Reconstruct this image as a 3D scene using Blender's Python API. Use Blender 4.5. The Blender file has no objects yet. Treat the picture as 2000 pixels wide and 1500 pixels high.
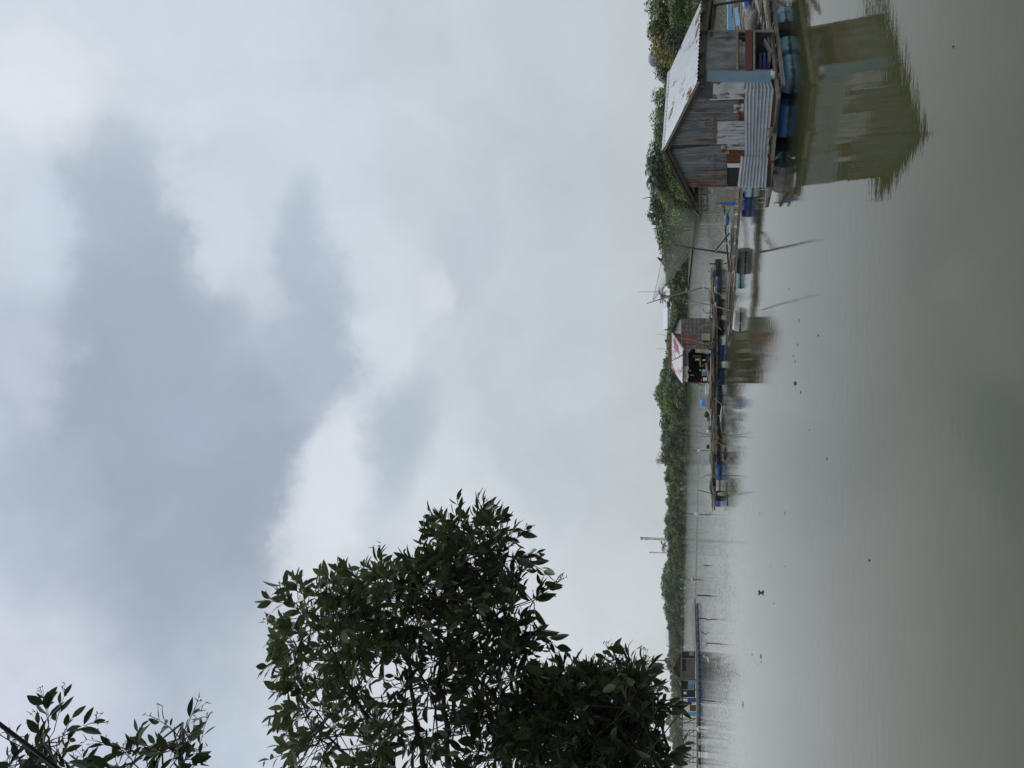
import bpy, math, random
from mathutils import Vector
R = math.radians
rnd = random.Random(11)
scene = bpy.context.scene
COL = scene.collection

# ------------------------------------------------------------------ camera
PITCH = math.atan(326 / 1500.0)
CAM_H = 3.0
cp, sp = math.cos(PITCH), math.sin(PITCH)
cam_d = bpy.data.cameras.new('camera')
cam_d.sensor_fit = 'HORIZONTAL'; cam_d.sensor_width = 36.0; cam_d.lens = 27.0
cam_d.clip_start = 0.05; cam_d.clip_end = 5000
cam = bpy.data.objects.new('camera', cam_d); COL.objects.link(cam)
from mathutils import Matrix
_F = Vector((0, cp, sp)); _U = Vector((0, -sp, cp)); _X = Vector((1, 0, 0))
# the phone was held on its side: picture right is world down, picture up is world right
cam.matrix_world = Matrix(((-_U.x, _X.x, -_F.x, 0), (-_U.y, _X.y, -_F.y, 0), (-_U.z, _X.z, -_F.z, CAM_H), (0, 0, 0, 1)))
scene.camera = cam

def ray(x, y):
    u = (750 - y) / 1500.0; v = (1000 - x) / 1500.0
    return Vector((u, cp - v * sp, sp + v * cp))
def ground(x, y, z=0.0):
    d = ray(x, y); t = (z - CAM_H) / d.z
    return Vector((d.x * t, d.y * t, z))
def at(x, y, Y):
    d = ray(x, y); t = Y / d.y
    return Vector((d.x * t, Y, CAM_H + d.z * t))
def on_plane(x, y, p0, e, off=0.0):
    """ray meets the vertical plane through p0 along e (xy), moved off towards its left normal"""
    d = ray(x, y); n = Vector((-e[1], e[0], 0)); q = Vector((p0[0], p0[1], 0)) + n * off
    t = q.dot(n) / (d.x * n.x + d.y * n.y)
    return Vector((d.x * t, d.y * t, CAM_H + d.z * t))

# ------------------------------------------------------------------ view, world, sun
scene.view_settings.view_transform = 'Standard'
scene.view_settings.look = 'None'
scene.view_settings.exposure = 0.0
scene.view_settings.gamma = 1.0
scene.cycles.use_denoising = True
scene.cycles.max_bounces = 8
scene.cycles.transparent_max_bounces = 16
scene.cycles.volume_bounces = 1
scene.cycles.sample_clamp_indirect = 4.0

SUN_EL, SUN_AZ = 62.0, 25.0        # azimuth east of straight ahead
world = bpy.data.worlds.new('World'); scene.world = world; world.use_nodes = True
nt = world.node_tree; N = nt.nodes; L = nt.links
for n in list(N): N.remove(n)
def wn(t, **k):
    n = N.new(t)
    for a, b in k.items(): setattr(n, a, b)
    return n
def wmath(op, a, b=None, c=None, clamp=False):
    n = N.new('ShaderNodeMath'); n.operation = op; n.use_clamp = clamp
    for i, v in enumerate((a, b, c)):
        if v is None: continue
        if isinstance(v, (int, float)): n.inputs[i].default_value = v
        else: L.new(v, n.inputs[i])
    return n.outputs[0]
def wmix(f, a, b):
    n = N.new('ShaderNodeMix'); n.data_type = 'RGBA'
    for i, v in ((0, f), (6, a), (7, b)):
        if isinstance(v, (int, float)): n.inputs[i].default_value = v
        elif isinstance(v, tuple): n.inputs[i].default_value = (*v, 1)
        else: L.new(v, n.inputs[i])
    return n.outputs[2]
sky = wn('ShaderNodeTexSky', sky_type='NISHITA', sun_disc=False)
sky.sun_elevation = R(SUN_EL); sky.sun_rotation = R(SUN_AZ)
tc = wn('ShaderNodeTexCoord')
# warp the view direction a little so that the cloud edges curl
nz = wn('ShaderNodeTexNoise'); nz.inputs['Scale'].default_value = 4.2; nz.inputs['Detail'].default_value = 7; nz.inputs['Roughness'].default_value = 0.60
L.new(tc.outputs['Generated'], nz.inputs['Vector'])
vs = wn('ShaderNodeVectorMath', operation='SUBTRACT'); L.new(nz.outputs['Color'], vs.inputs[0]); vs.inputs[1].default_value = (0.5, 0.5, 0.5)
vm = wn('ShaderNodeVectorMath', operation='SCALE'); L.new(vs.outputs[0], vm.inputs[0]); vm.inputs['Scale'].default_value = 0.20
va = wn('ShaderNodeVectorMath', operation='ADD'); L.new(tc.outputs['Generated'], va.inputs[0]); L.new(vm.outputs[0], va.inputs[1])
sx = wn('ShaderNodeSeparateXYZ'); L.new(va.outputs[0], sx.inputs[0])
AZ = wmath('ARCTAN2', sx.outputs[0], sx.outputs[1])
EL = wmath('ARCSINE', wmath('MINIMUM', wmath('MAXIMUM', sx.outputs[2], -1.0), 1.0))
sx0 = wn('ShaderNodeSeparateXYZ'); L.new(tc.outputs['Generated'], sx0.inputs[0])
ZR = sx0.outputs[2]
def ramp(val, stops):
    r = wn('ShaderNodeValToRGB'); L.new(val, r.inputs[0])
    e = r.color_ramp.elements
    while len(e) < len(stops): e.new(0.5)
    for k, (p, c) in enumerate(stops): e[k].position = p; e[k].color = (*c, 1)
    r.color_ramp.interpolation = 'EASE'
    return r.outputs[0]
def s2l(c): return tuple(((v / 255 + 0.055) / 1.055) ** 2.4 if v > 10 else v / 3294 for v in c)
base = ramp(ZR, [(0.0, s2l((190, 198, 204))), (0.12, s2l((193, 201, 208))), (0.30, s2l((202, 209, 217))),
                 (0.45, s2l((206, 216, 228))), (0.75, s2l((212, 221, 232))), (1.0, s2l((220, 224, 230)))])
def blob(cur, px, py, rx, ry, ang, col, strength, soft=0.75):
    """an elliptic cloud patch: (px,py) are bearings read off the photograph; rx along elevation, ry along azimuth, in degrees"""
    d = ray(px, py).normalized(); a0 = math.atan2(d.x, d.y); e0 = math.asin(d.z)
    da = wmath('MULTIPLY', wmath('SUBTRACT', AZ, a0), math.cos(e0)); de = wmath('SUBTRACT', EL, e0)
    ca, sa = math.cos(R(ang)), math.sin(R(ang))
    u = wmath('ADD', wmath('MULTIPLY', de, ca), wmath('MULTIPLY', da, sa))
    v = wmath('SUBTRACT', wmath('MULTIPLY', da, ca), wmath('MULTIPLY', de, sa))
    u = wmath('DIVIDE', u, R(rx)); v = wmath('DIVIDE', v, R(ry))
    r = wmath('SQRT', wmath('ADD', wmath('MULTIPLY', u, u), wmath('MULTIPLY', v, v)))
    m = wn('ShaderNodeMapRange', interpolation_type='SMOOTHERSTEP'); L.new(r, m.inputs[0])
    m.inputs[1].default_value = 1.0 + soft; m.inputs[2].default_value = max(0.0, 1.0 - soft); m.inputs[3].default_value = 0; m.inputs[4].default_value = strength
    return wmix(m.outputs[0], cur, s2l(col))
CUR = base
DK, DK2, LT, LV = (160, 172, 188), (175, 187, 201), (226, 231, 237), (196, 206, 222)
CUR = blob(CUR, 250, 1300, 10.5, 9, 0, (182, 195, 211), 0.9, 0.5)
CUR = blob(CUR, 120, 1000, 7, 9, 0, (184, 196, 212), 0.85, 0.6)
CUR = blob(CUR, 100, 560, 6, 9, 0, (188, 199, 214), 0.7, 0.6)
CUR = blob(CUR, 330, 1000, 10.8, 12, 0, DK2, 0.95, 0.48)
CUR = blob(CUR, 270, 640, 7.6, 9.5, 0, DK2, 0.9, 0.5)
CUR = blob(CUR, 235, 400, 4.2, 6, 0, DK2, 0.8, 0.6)
CUR = blob(CUR, 400, 920, 8.0, 9, 0, DK, 0.85, 0.7)
CUR = blob(CUR, 280, 650, 4.2, 6, 0, DK, 0.65, 0.7)
CUR = blob(CUR, 600, 720, 3.0, 5.5, 0, DK2, 0.9, 0.4)
CUR = blob(CUR, 625, 540, 2.3, 5.5, -8, DK2, 0.8, 0.6)
CUR = blob(CUR, 90, 180, 4.8, 3.8, 15, LT, 0.9, 0.6)
CUR = blob(CUR, 90, 720, 1.8, 2.4, 0, (204, 211, 227), 0.5, 0.8)
CUR = blob(CUR, 30, 480, 2.5, 4, 0, (206, 217, 230), 0.7, 0.8)
CUR = blob(CUR, 425, 460, 1.9, 4.4, -16, (214, 223, 231), 0.7, 0.7)
CUR = blob(CUR, 530, 590, 1.7, 1.8, 0, (204, 209, 221), 0.6, 0.8)
CUR = blob(CUR, 735, 600, 2.4, 6, 0, (215, 225, 232), 0.65, 0.7)
CUR = blob(CUR, 660, 950, 2.9, 5.0, 12, (222, 227, 234), 0.9, 0.5)
CUR = blob(CUR, 605, 1080, 2.3, 3.4, 0, (224, 229, 236), 0.8, 0.7)
CUR = blob(CUR, 805, 830, 2.8, 4.6, 4, (178, 191, 202), 0.85, 0.6)
CUR = blob(CUR, 880, 510, 2.2, 4.2, 0, (193, 201, 213), 0.6, 0.8)
CUR = blob(CUR, 830, 560, 1.2, 1.8, 0, (222, 227, 233), 0.6, 0.8)
CUR = blob(CUR, 910, 950, 2.6, 6, 0, (215, 222, 228), 0.6, 0.8)
CUR = blob(CUR, 960, 1350, 16, 12, 0, (221, 225, 230), 0.6, 0.6)
CUR = blob(CUR, 0, 1380, 7, 6, 0, (221, 225, 238), 0.75, 0.7)
# fine mottling
n2 = wn('ShaderNodeTexNoise'); n2.inputs['Scale'].default_value = 5.5; n2.inputs['Detail'].default_value = 10; n2.inputs['Roughness'].default_value = 0.6; n2.inputs['Distortion'].default_value = 0.5
L.new(va.outputs[0], n2.inputs['Vector'])
mf = wn('ShaderNodeMapRange'); L.new(n2.outputs['Fac'], mf.inputs[0]); mf.inputs[1].default_value = 0.3; mf.inputs[2].default_value = 0.7; mf.inputs[3].default_value = 0.93; mf.inputs[4].default_value = 1.06
mot = wn('ShaderNodeVectorMath', operation='SCALE'); L.new(CUR, mot.inputs[0]); L.new(mf.outputs[0], mot.inputs['Scale'])
bg_c = wn('ShaderNodeBackground'); L.new(mot.outputs[0], bg_c.inputs[0]); bg_c.inputs[1].default_value = 1.0
bg_s = wn('ShaderNodeBackground'); L.new(sky.outputs[0], bg_s.inputs[0]); bg_s.inputs[1].default_value = 0.10
mxs = wn('ShaderNodeMixShader'); mxs.inputs[0].default_value = 0.94
L.new(bg_s.outputs[0], mxs.inputs[1]); L.new(bg_c.outputs[0], mxs.inputs[2])
wo = wn('ShaderNodeOutputWorld'); L.new(mxs.outputs[0], wo.inputs[0])

sun_d = bpy.data.lights.new('sun', 'SUN'); sun_d.energy = 1.1; sun_d.angle = R(25); sun_d.color = (1.0, 0.96, 0.90)
sun = bpy.data.objects.new('sun', sun_d); COL.objects.link(sun)
_sd = Vector((math.sin(R(SUN_AZ)) * math.cos(R(SUN_EL)), math.cos(R(SUN_AZ)) * math.cos(R(SUN_EL)), math.sin(R(SUN_EL))))
sun.rotation_euler = _sd.to_track_quat('Z', 'Y').to_euler()

# ------------------------------------------------------------------ materials
class NT:
    def __init__(s, name):
        s.m = bpy.data.materials.new(name); s.m.use_nodes = True; s.t = s.m.node_tree
        s.b = s.t.nodes['Principled BSDF']; s.out = s.t.nodes['Material Output']
        s.tc = s.n('ShaderNodeTexCoord')
    def n(s, t, **k):
        n = s.t.nodes.new(t)
        for a, b in k.items(): setattr(n, a, b)
        return n
    def l(s, a, b): s.t.links.new(a, b)
    def mapping(s, scale, src=None, rot=(0, 0, 0)):
        mp = s.n('ShaderNodeMapping'); mp.inputs['Scale'].default_value = scale; mp.inputs['Rotation'].default_value = rot
        s.l(src or s.tc.outputs['Object'], mp.inputs[0]); return mp.outputs[0]
    def noise(s, scale, detail=5, rough=0.55, vec=None, dist=0.0):
        n = s.n('ShaderNodeTexNoise'); n.inputs['Scale'].default_value = scale; n.inputs['Detail'].default_value = detail
        n.inputs['Roughness'].default_value = rough; n.inputs['Distortion'].default_value = dist
        s.l(vec or s.tc.outputs['Object'], n.inputs['Vector']); return n.outputs['Fac']
    def rng(s, v, a, b, c=0.0, d=1.0):
        m = s.n('ShaderNodeMapRange'); s.l(v, m.inputs[0])
        for i, x in enumerate((a, b, c, d)): m.inputs[i + 1].default_value = x
        return m.outputs[0]
    def mix(s, f, a, b, mode='MIX'):
        n = s.n('ShaderNodeMix', data_type='RGBA', blend_type=mode)
        for i, v in ((0, f), (6, a), (7, b)):
            if isinstance(v, (int, float)): n.inputs[i].default_value = v
            elif isinstance(v, tuple): n.inputs[i].default_value = (*v, 1)
            else: s.l(v, n.inputs[i])
        return n.outputs[2]
    def math(s, op, a, b=None, clamp=False):
        n = s.n('ShaderNodeMath', operation=op, use_clamp=clamp)
        for i, v in enumerate((a, b)):
            if v is None: continue
            if isinstance(v, (int, float)): n.inputs[i].default_value = v
            else: s.l(v, n.inputs[i])
        return n.outputs[0]
    def bump(s, h, strength=0.3, dist=0.02):
        b = s.n('ShaderNodeBump'); b.inputs['Strength'].default_value = strength; b.inputs['Distance'].default_value = dist
        s.l(h, b.inputs['Height']); s.l(b.outputs[0], s.b.inputs['Normal'])
    def set(s, col=None, rough=None, metal=None):
        if col is not None:
            if isinstance(col, tuple): s.b.inputs['Base Color'].default_value = (*col, 1)
            else: s.l(col, s.b.inputs['Base Color'])
        if rough is not None: s.b.inputs['Roughness'].default_value = rough
        if metal is not None: s.b.inputs['Metallic'].default_value = metal
        return s.m

def mat_plain(name, c1, c2, scale=6.0, rough=0.6, stretch=(1, 1, 1), metal=0.0, bump=0.0, spot=None, spot_amt=0.6):
    k = NT(name); v = k.mapping(stretch)
    f = k.rng(k.noise(scale, 6, 0.6, v), 0.3, 0.72)
    c = k.mix(f, c1, c2)
    if spot:
        g = k.rng(k.noise(scale * 0.45, 7, 0.65, v), spot_amt, spot_amt + 0.08)
        c = k.mix(g, c, spot)
    if bump: k.bump(f, 0.5, bump)
    return k.set(c, rough, metal)

def mat_rusty(name, c1, c2, amt, scale=3.0, stretch=(1, 1, 1), rust=((0.10, 0.035, 0.016), (0.20, 0.075, 0.03)), rough=0.5, metal=0.25, streak=0.5):
    """painted or galvanised sheet: mottled metal, run-down streaks and rust that eats in from patches"""
    k = NT(name); v = k.mapping(stretch)
    base_f = k.rng(k.noise(scale * 2.3, 7, 0.62, v), 0.3, 0.7)
    c = k.mix(base_f, c1, c2)
    st = k.rng(k.noise(5.0, 4, 0.6, k.mapping((3.0, 3.0, 0.35))), 0.45, 0.75)
    c = k.mix(k.math('MULTIPLY', st, streak), c, tuple(x * 0.45 for x in c1))
    rf = k.rng(k.noise(scale, 9, 0.68, v, 0.4), amt, amt + 0.07)
    rc = k.mix(k.noise(scale * 9, 4, 0.6), rust[0], rust[1])
    c = k.mix(rf, c, rc)
    rr = k.rng(rf, 0, 1, rough, 0.85); k.l(rr, k.b.inputs['Roughness'])
    k.l(k.rng(rf, 0, 1, metal, 0.0), k.b.inputs['Metallic'])
    k.bump(rf, 0.3, 0.004)
    return k.set(c)

def mat_wood(name, c1, c2, rough=0.8):
    k = NT(name)
    f = k.rng(k.noise(5.0, 6, 0.65), 0.3, 0.7)
    g = k.rng(k.noise(34.0, 4, 0.6), 0.35, 0.7)
    oi = k.n('ShaderNodeObjectInfo')
    c = k.mix(f, c1, c2); c = k.mix(k.math('MULTIPLY', g, 0.45), c, tuple(x * 0.4 for x in c1))
    k.bump(g, 0.4, 0.005)
    return k.set(c, rough)

M = {}
M['timber'] = mat_wood('weathered_timber', (0.19, 0.165, 0.135), (0.33, 0.30, 0.255))
M['timber_dark'] = mat_wood('dark_timber', (0.045, 0.038, 0.03), (0.10, 0.085, 0.068))  # a darker tone of timber
M['bamboo'] = mat_wood('old_bamboo', (0.24, 0.20, 0.13), (0.40, 0.35, 0.25))
M['bamboo_dark'] = mat_wood('dark_bamboo', (0.07, 0.055, 0.04), (0.14, 0.11, 0.08))
M['ply'] = mat_plain('grey_plywood', (0.10, 0.10, 0.10), (0.30, 0.30, 0.29), 2.6, 0.85, (1.6, 1.6, 0.55), spot=(0.075, 0.07, 0.065), spot_amt=0.55)
M['zinc_warm'] = mat_rusty('stained_zinc', (0.16, 0.155, 0.155), (0.30, 0.29, 0.285), 0.555, 2.8, (2.2, 2.2, 0.3), streak=0.8)
M['zinc'] = mat_rusty('dull_zinc', (0.13, 0.14, 0.155), (0.27, 0.285, 0.305), 0.585, 2.6, (1.8, 1.8, 0.30), streak=0.75)
M['zinc_side'] = mat_rusty('bright_zinc', (0.36, 0.38, 0.41), (0.52, 0.545, 0.57), 0.64, 2.0, (0.5, 0.5, 1.2), streak=0.3)
M['zinc_light'] = mat_rusty('pale_zinc', (0.44, 0.45, 0.46), (0.66, 0.67, 0.68), 0.545, 3.6, (3.0, 3.0, 0.4), streak=0.6)
M['zinc_patch'] = mat_rusty('half_rusted_zinc', (0.42, 0.42, 0.42), (0.62, 0.62, 0.62), 0.49, 2.6, (1.2, 1.2, 0.8), streak=0.4)
M['zinc_brown'] = mat_rusty('browned_zinc', (0.15, 0.13, 0.125), (0.23, 0.20, 0.19), 0.48, 2.6, (3.0, 3.0, 0.4))
M['hut_brown'] = mat_plain('brown_weathered_wall', (0.12, 0.105, 0.09), (0.19, 0.17, 0.15), 2.5, 0.85, spot=(0.07, 0.06, 0.05), spot_amt=.6)
M['rust'] = mat_rusty('rusted_sheet', (0.12, 0.055, 0.03), (0.21, 0.11, 0.06), 0.42, 3.0, (2.5, 2.5, 0.6), metal=0.0, rough=0.85)
M['roof'] = mat_rusty('pale_painted_roof', (0.33, 0.365, 0.41), (0.44, 0.475, 0.52), 0.555, 1.7, (1, 1, 1), metal=0.1, rough=0.42, streak=0.15, rust=((0.13, 0.045, 0.025), (0.24, 0.09, 0.05)))
M['roof_under'] = mat_plain('roof_underside', (0.05, 0.05, 0.05), (0.09, 0.085, 0.08), 3, 0.8)
M['blue_panel'] = mat_plain('faded_blue_board', (0.12, 0.22, 0.30), (0.19, 0.31, 0.38), 2.2, 0.55, (1, 1, 0.5), spot=(0.11, 0.16, 0.19), spot_amt=0.60)
M['board_dark'] = mat_plain('dark_grey_board', (0.06, 0.063, 0.066), (0.10, 0.105, 0.11), 3, 0.8)
M['maroon'] = mat_plain('maroon_board', (0.11, 0.026, 0.024), (0.15, 0.042, 0.036), 4, 0.65)
M['black'] = mat_plain('black_and_shade', (0.012, 0.012, 0.012), (0.03, 0.028, 0.026), 4, 0.8)  # plain black; also the shade put into openings and interiors
def drum_mat(name, c1, c2, dirt=(0.10, 0.095, 0.075), amt=0.60):
    k = NT(name)
    f = k.rng(k.noise(3.0, 6, 0.6), 0.3, 0.7); c = k.mix(f, c1, c2)
    g = k.rng(k.noise(4.5, 8, 0.7), amt, amt + 0.10); c = k.mix(k.math('MULTIPLY', g, 0.7), c, dirt)
    sp_ = k.n('ShaderNodeSeparateXYZ'); k.l(k.tc.outputs['Object'], sp_.inputs[0])
    return k, c
def drum_material(name, c1, c2, amt=0.62, rough=0.38):
    k, c = drum_mat(name, c1, c2, amt=amt)
    # algae and scum just above the water line
    g = k.n('ShaderNodeNewGeometry'); s = k.n('ShaderNodeSeparateXYZ'); k.l(g.outputs['Position'], s.inputs[0])
    z = k.math('ADD', s.outputs[2], k.rng(k.noise(3, 6, .6), .3, .7, -0.05, 0.04))
    c = k.mix(k.rng(z, 0.055, 0.0), c, (0.03, 0.034, 0.02))
    return k.set(c, rough)
M['drum_blue'] = drum_material('blue_drum_plastic', (0.03, 0.15, 0.50), (0.06, 0.23, 0.64))
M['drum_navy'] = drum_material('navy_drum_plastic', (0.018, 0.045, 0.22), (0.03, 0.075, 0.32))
M['drum_dim'] = drum_material('dim_blue_drum_plastic', (0.018, 0.05, 0.17), (0.03, 0.085, 0.25), 0.55)  # blue darkened in the colour for drums in shade; also netting
M['drum_far'] = drum_material('far_blue_drum_plastic', (0.022, 0.05, 0.125), (0.035, 0.075, 0.17))  # blue muted in the colour to stand for distance haze
M['drum_sky'] = drum_material('pale_blue_drum_plastic', (0.20, 0.44, 0.63), (0.31, 0.54, 0.70), 0.55)
M['drum_teal'] = drum_material('teal_blue_drum_plastic', (0.11, 0.31, 0.46), (0.18, 0.40, 0.54), 0.58)
M['drum_white'] = drum_material('white_drum_plastic', (0.74, 0.74, 0.72), (0.84, 0.84, 0.82), 0.70)
M['drum_grey'] = drum_material('grey_drum_plastic', (0.22, 0.24, 0.26), (0.33, 0.35, 0.37), 0.62)
M['drum_cyan'] = drum_material('cyan_drum_plastic', (0.26, 0.44, 0.46), (0.38, 0.55, 0.56), 0.66)
k, c = drum_mat('flaking_drum_paint', (0.15, 0.135, 0.12), (0.23, 0.21, 0.19), amt=0.75)
c = k.mix(k.rng(k.noise(3.4, 7, 0.6, k.mapping((1.0, 1.0, 1.6))), 0.57, 0.60), c, (0.25, 0.47, 0.52)); M['drum_flaking'] = k.set(c, 0.75)
M['tarp_blue'] = mat_plain('blue_plastic', (0.02, 0.12, 0.45), (0.05, 0.22, 0.60), 5, 0.4)
M['sky_board'] = mat_plain('light_blue_board', (0.18, 0.40, 0.62), (0.28, 0.50, 0.70), 3, 0.5)
M['white'] = mat_plain('dirty_white', (0.62, 0.61, 0.57), (0.76, 0.75, 0.72), 5, 0.6, spot=(0.35, 0.32, 0.27), spot_amt=0.64)
M['canvas'] = mat_plain('grey_canvas', (0.22, 0.21, 0.19), (0.33, 0.31, 0.28), 5, 0.85, spot=(0.12, 0.11, 0.10), spot_amt=0.63)
M['red_paint'] = mat_plain('red_roof_paint', (0.24, 0.035, 0.035), (0.34, 0.06, 0.055), 3, 0.55)
M['red_white'] = mat_plain('white_roof_with_red', (0.50, 0.50, 0.53), (0.64, 0.64, 0.66), 2.6, 0.5, spot=(0.27, 0.03, 0.03), spot_amt=0.515)
M['red_wall'] = mat_plain('dull_red_wall', (0.17, 0.025, 0.025), (0.24, 0.045, 0.04), 3, 0.7)
M['orange'] = mat_plain('orange_brown', (0.34, 0.13, 0.05), (0.46, 0.20, 0.08), 4, 0.7)
M['tan'] = mat_plain('tan_board', (0.36, 0.29, 0.17), (0.48, 0.40, 0.26), 4, 0.75)
M['slate_tarp'] = mat_plain('slate_tarpaulin', (0.14, 0.17, 0.20), (0.24, 0.28, 0.31), 3, 0.6)
M['sack_grey'] = mat_plain('taupe_sack', (0.24, 0.21, 0.175), (0.34, 0.30, 0.255), 5, 0.9)
M['cable'] = mat_plain('black_cable', (0.012, 0.014, 0.018), (0.022, 0.026, 0.03), 8, 0.5)
M['steel'] = mat_plain('mast_steel', (0.36, 0.33, 0.34), (0.46, 0.44, 0.45), 3, 0.5)
M['mast_red'] = mat_plain('mast_red', (0.42, 0.20, 0.19), (0.50, 0.26, 0.24), 3, 0.6)
M['bird'] = mat_plain('dark_feathers', (0.015, 0.015, 0.018), (0.035, 0.034, 0.034), 9, 0.6)
M['tank'] = mat_plain('grey_tank', (0.13, 0.16, 0.20), (0.18, 0.21, 0.26), 2, 0.5)
M['house_wall'] = mat_plain('pale_house_wall', (0.55, 0.57, 0.58), (0.68, 0.69, 0.70), 2, 0.7)
M['house_roof'] = mat_plain('pale_sheet_roof', (0.50, 0.57, 0.66), (0.60, 0.66, 0.74), 1.0, 0.5)
M['clay_roof'] = mat_plain('clay_red_roof', (0.22, 0.075, 0.05), (0.29, 0.11, 0.075), 2, 0.7)
# split-bamboo matting and tile-like boards of the raft hut: grid of seams
def mat_grid(name, c1, c2, seam):
    k = NT(name)
    br = k.n('ShaderNodeTexBrick'); br.offset = 0.0; br.inputs['Scale'].default_value = 1.0
    br.inputs['Brick Width'].default_value = 0.30; br.inputs['Row Height'].default_value = 0.26; br.inputs['Mortar Size'].default_value = 0.018
    br.inputs['Color1'].default_value = (*c1, 1); br.inputs['Color2'].default_value = (*c2, 1); br.inputs['Mortar'].default_value = (*seam, 1)
    v = k.n('ShaderNodeUVMap'); k.l(v.outputs[0], br.inputs['Vector'])
    f = k.rng(k.noise(7, 6, 0.65), 0.3, 0.75)
    c = k.mix(k.math('MULTIPLY', f, 0.5), br.outputs[0], seam)
    return k.set(c, 0.85)
M['shingle'] = mat_grid('grey_shingle_boards', (0.17, 0.15, 0.145), (0.25, 0.225, 0.215), (0.06, 0.05, 0.048))
M['shingle_red'] = mat_grid('red_shingle_boards', (0.27, 0.085, 0.065), (0.34, 0.14, 0.11), (0.12, 0.06, 0.055))

# water
k = NT('river_water')
k.b.inputs['IOR'].default_value = 1.33
g = k.n('ShaderNodeNewGeometry'); s = k.n('ShaderNodeSeparateXYZ'); k.l(g.outputs['Position'], s.inputs[0])
PX, PY = s.outputs[0], s.outputs[1]
def wnoise(scale, sx_, sy_, detail=3, rough=0.5, rotz=0.0):
    return k.noise(scale, detail, rough, k.mapping((sx_, sy_, 1), g.outputs['Position'], (0, 0, rotz)))
wob = k.rng(wnoise(0.03, 1, 1, 3), 0.2, 0.8, -1, 1)
far = k.rng(k.math('ADD', k.math('ADD', PY, k.math('MULTIPLY', k.math('MAXIMUM', PX, 0.0), 1.5)), k.math('MULTIPLY', wob, 14)), 55, 95)
band = k.math('ABSOLUTE', k.math('SUBTRACT', k.math('ADD', k.math('ADD', PY, k.math('MULTIPLY', PX, 0.62)), k.math('MULTIPLY', wob, 5)), 119))
calm = k.rng(band, 6, 13, 1, 0)
ruf = k.math('MAXIMUM', k.math('MULTIPLY', far, k.math('SUBTRACT', 1.0, k.math('MULTIPLY', calm, 0.88))), k.rng(PY, 28, 52, 0.0, 0.7))
stripe = k.math('MULTIPLY', k.math('MULTIPLY', k.rng(band, 7, 3, 0.0, 1.0), k.rng(PX, 16, 4, 0.0, 1.0)), 4.5)
ruf = k.math('ADD', ruf, stripe)
# cat's paws: breeze patches close by
patch = k.rng(wnoise(0.10, 0.45, 1.0, 3, 0.5, 0.25), 0.50, 0.66)
pw = k.math('MULTIPLY', patch, k.rng(PY, 17, 12, 0.0, 1.0))
h1 = k.math('MULTIPLY', k.math('SUBTRACT', wnoise(2.2, 0.7, 1.5, 4, 0.55), 0.5), 0.0030)
h2 = k.math('MULTIPLY', k.math('SUBTRACT', wnoise(9.0, 0.8, 1.3, 3, 0.5, 0.3), 0.5), 0.0005)
h3 = k.math('MULTIPLY', k.math('MULTIPLY', k.math('SUBTRACT', wnoise(3.4, 0.55, 1.6, 4, 0.55, 0.35), 0.5), 0.010), pw)
hh = k.math('ADD', k.math('MULTIPLY', k.math('ADD', h1, h2), k.rng(PY, 8, 13, 0.4, 1.0)), h3)
# wind-ruffled water farther out: wavelets given as slopes, so that they stay at any distance
rn = k.n('ShaderNodeTexNoise'); rn.inputs['Scale'].default_value = 11.0; rn.inputs['Detail'].default_value = 3
k.l(k.mapping((0.6, 1.2, 1), g.outputs['Position']), rn.inputs['Vector'])
rv = k.n('ShaderNodeVectorMath', operation='SUBTRACT'); k.l(rn.outputs['Color'], rv.inputs[0]); rv.inputs[1].default_value = (0.5, 0.5, 0.5)
rs = k.n('ShaderNodeVectorMath', operation='MULTIPLY'); k.l(rv.outputs[0], rs.inputs[0]); rs.inputs[1].default_value = (0.14, 0.29, 0.0)
rs2 = k.n('ShaderNodeVectorMath', operation='SCALE'); k.l(rs.outputs[0], rs2.inputs[0]); k.l(k.math('MULTIPLY', ruf, k.math('ADD', k.rng(PX, 10, 26, 1.0, 6.0), k.rng(PX, -18, -36, 0.0, 0.5))), rs2.inputs['Scale'])
ra = k.n('ShaderNodeVectorMath', operation='ADD'); k.l(rs2.outputs[0], ra.inputs[0]); ra.inputs[1].default_value = (0, 0, 1)
rno = k.n('ShaderNodeVectorMath', operation='NORMALIZE'); k.l(ra.outputs[0], rno.inputs[0])
bp = k.n('ShaderNodeBump'); bp.inputs['Strength'].default_value = 1.0; bp.inputs['Distance'].default_value = 1.0
k.l(hh, bp.inputs['Height']); k.l(rno.outputs[0], bp.inputs['Normal']); k.l(bp.outputs[0], k.b.inputs['Normal'])
cw = k.mix(k.rng(wnoise(0.22, 1, 1, 4), 0.3, 0.7), (0.050, 0.054, 0.023), (0.060, 0.064, 0.030))
k.set(cw, 0.03)
M['water'] = k.m
k = NT('mud_bank'); M['mud'] = k.set(k.mix(k.rng(k.noise(0.6, 6), 0.3, 0.7), (0.10, 0.095, 0.06), (0.16, 0.15, 0.10)), 0.9)
k = NT('grassy_land'); M['land'] = k.set(k.mix(k.rng(k.noise(0.15, 6), 0.3, 0.7), (0.045, 0.06, 0.025), (0.08, 0.09, 0.04)), 0.95)

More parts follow.
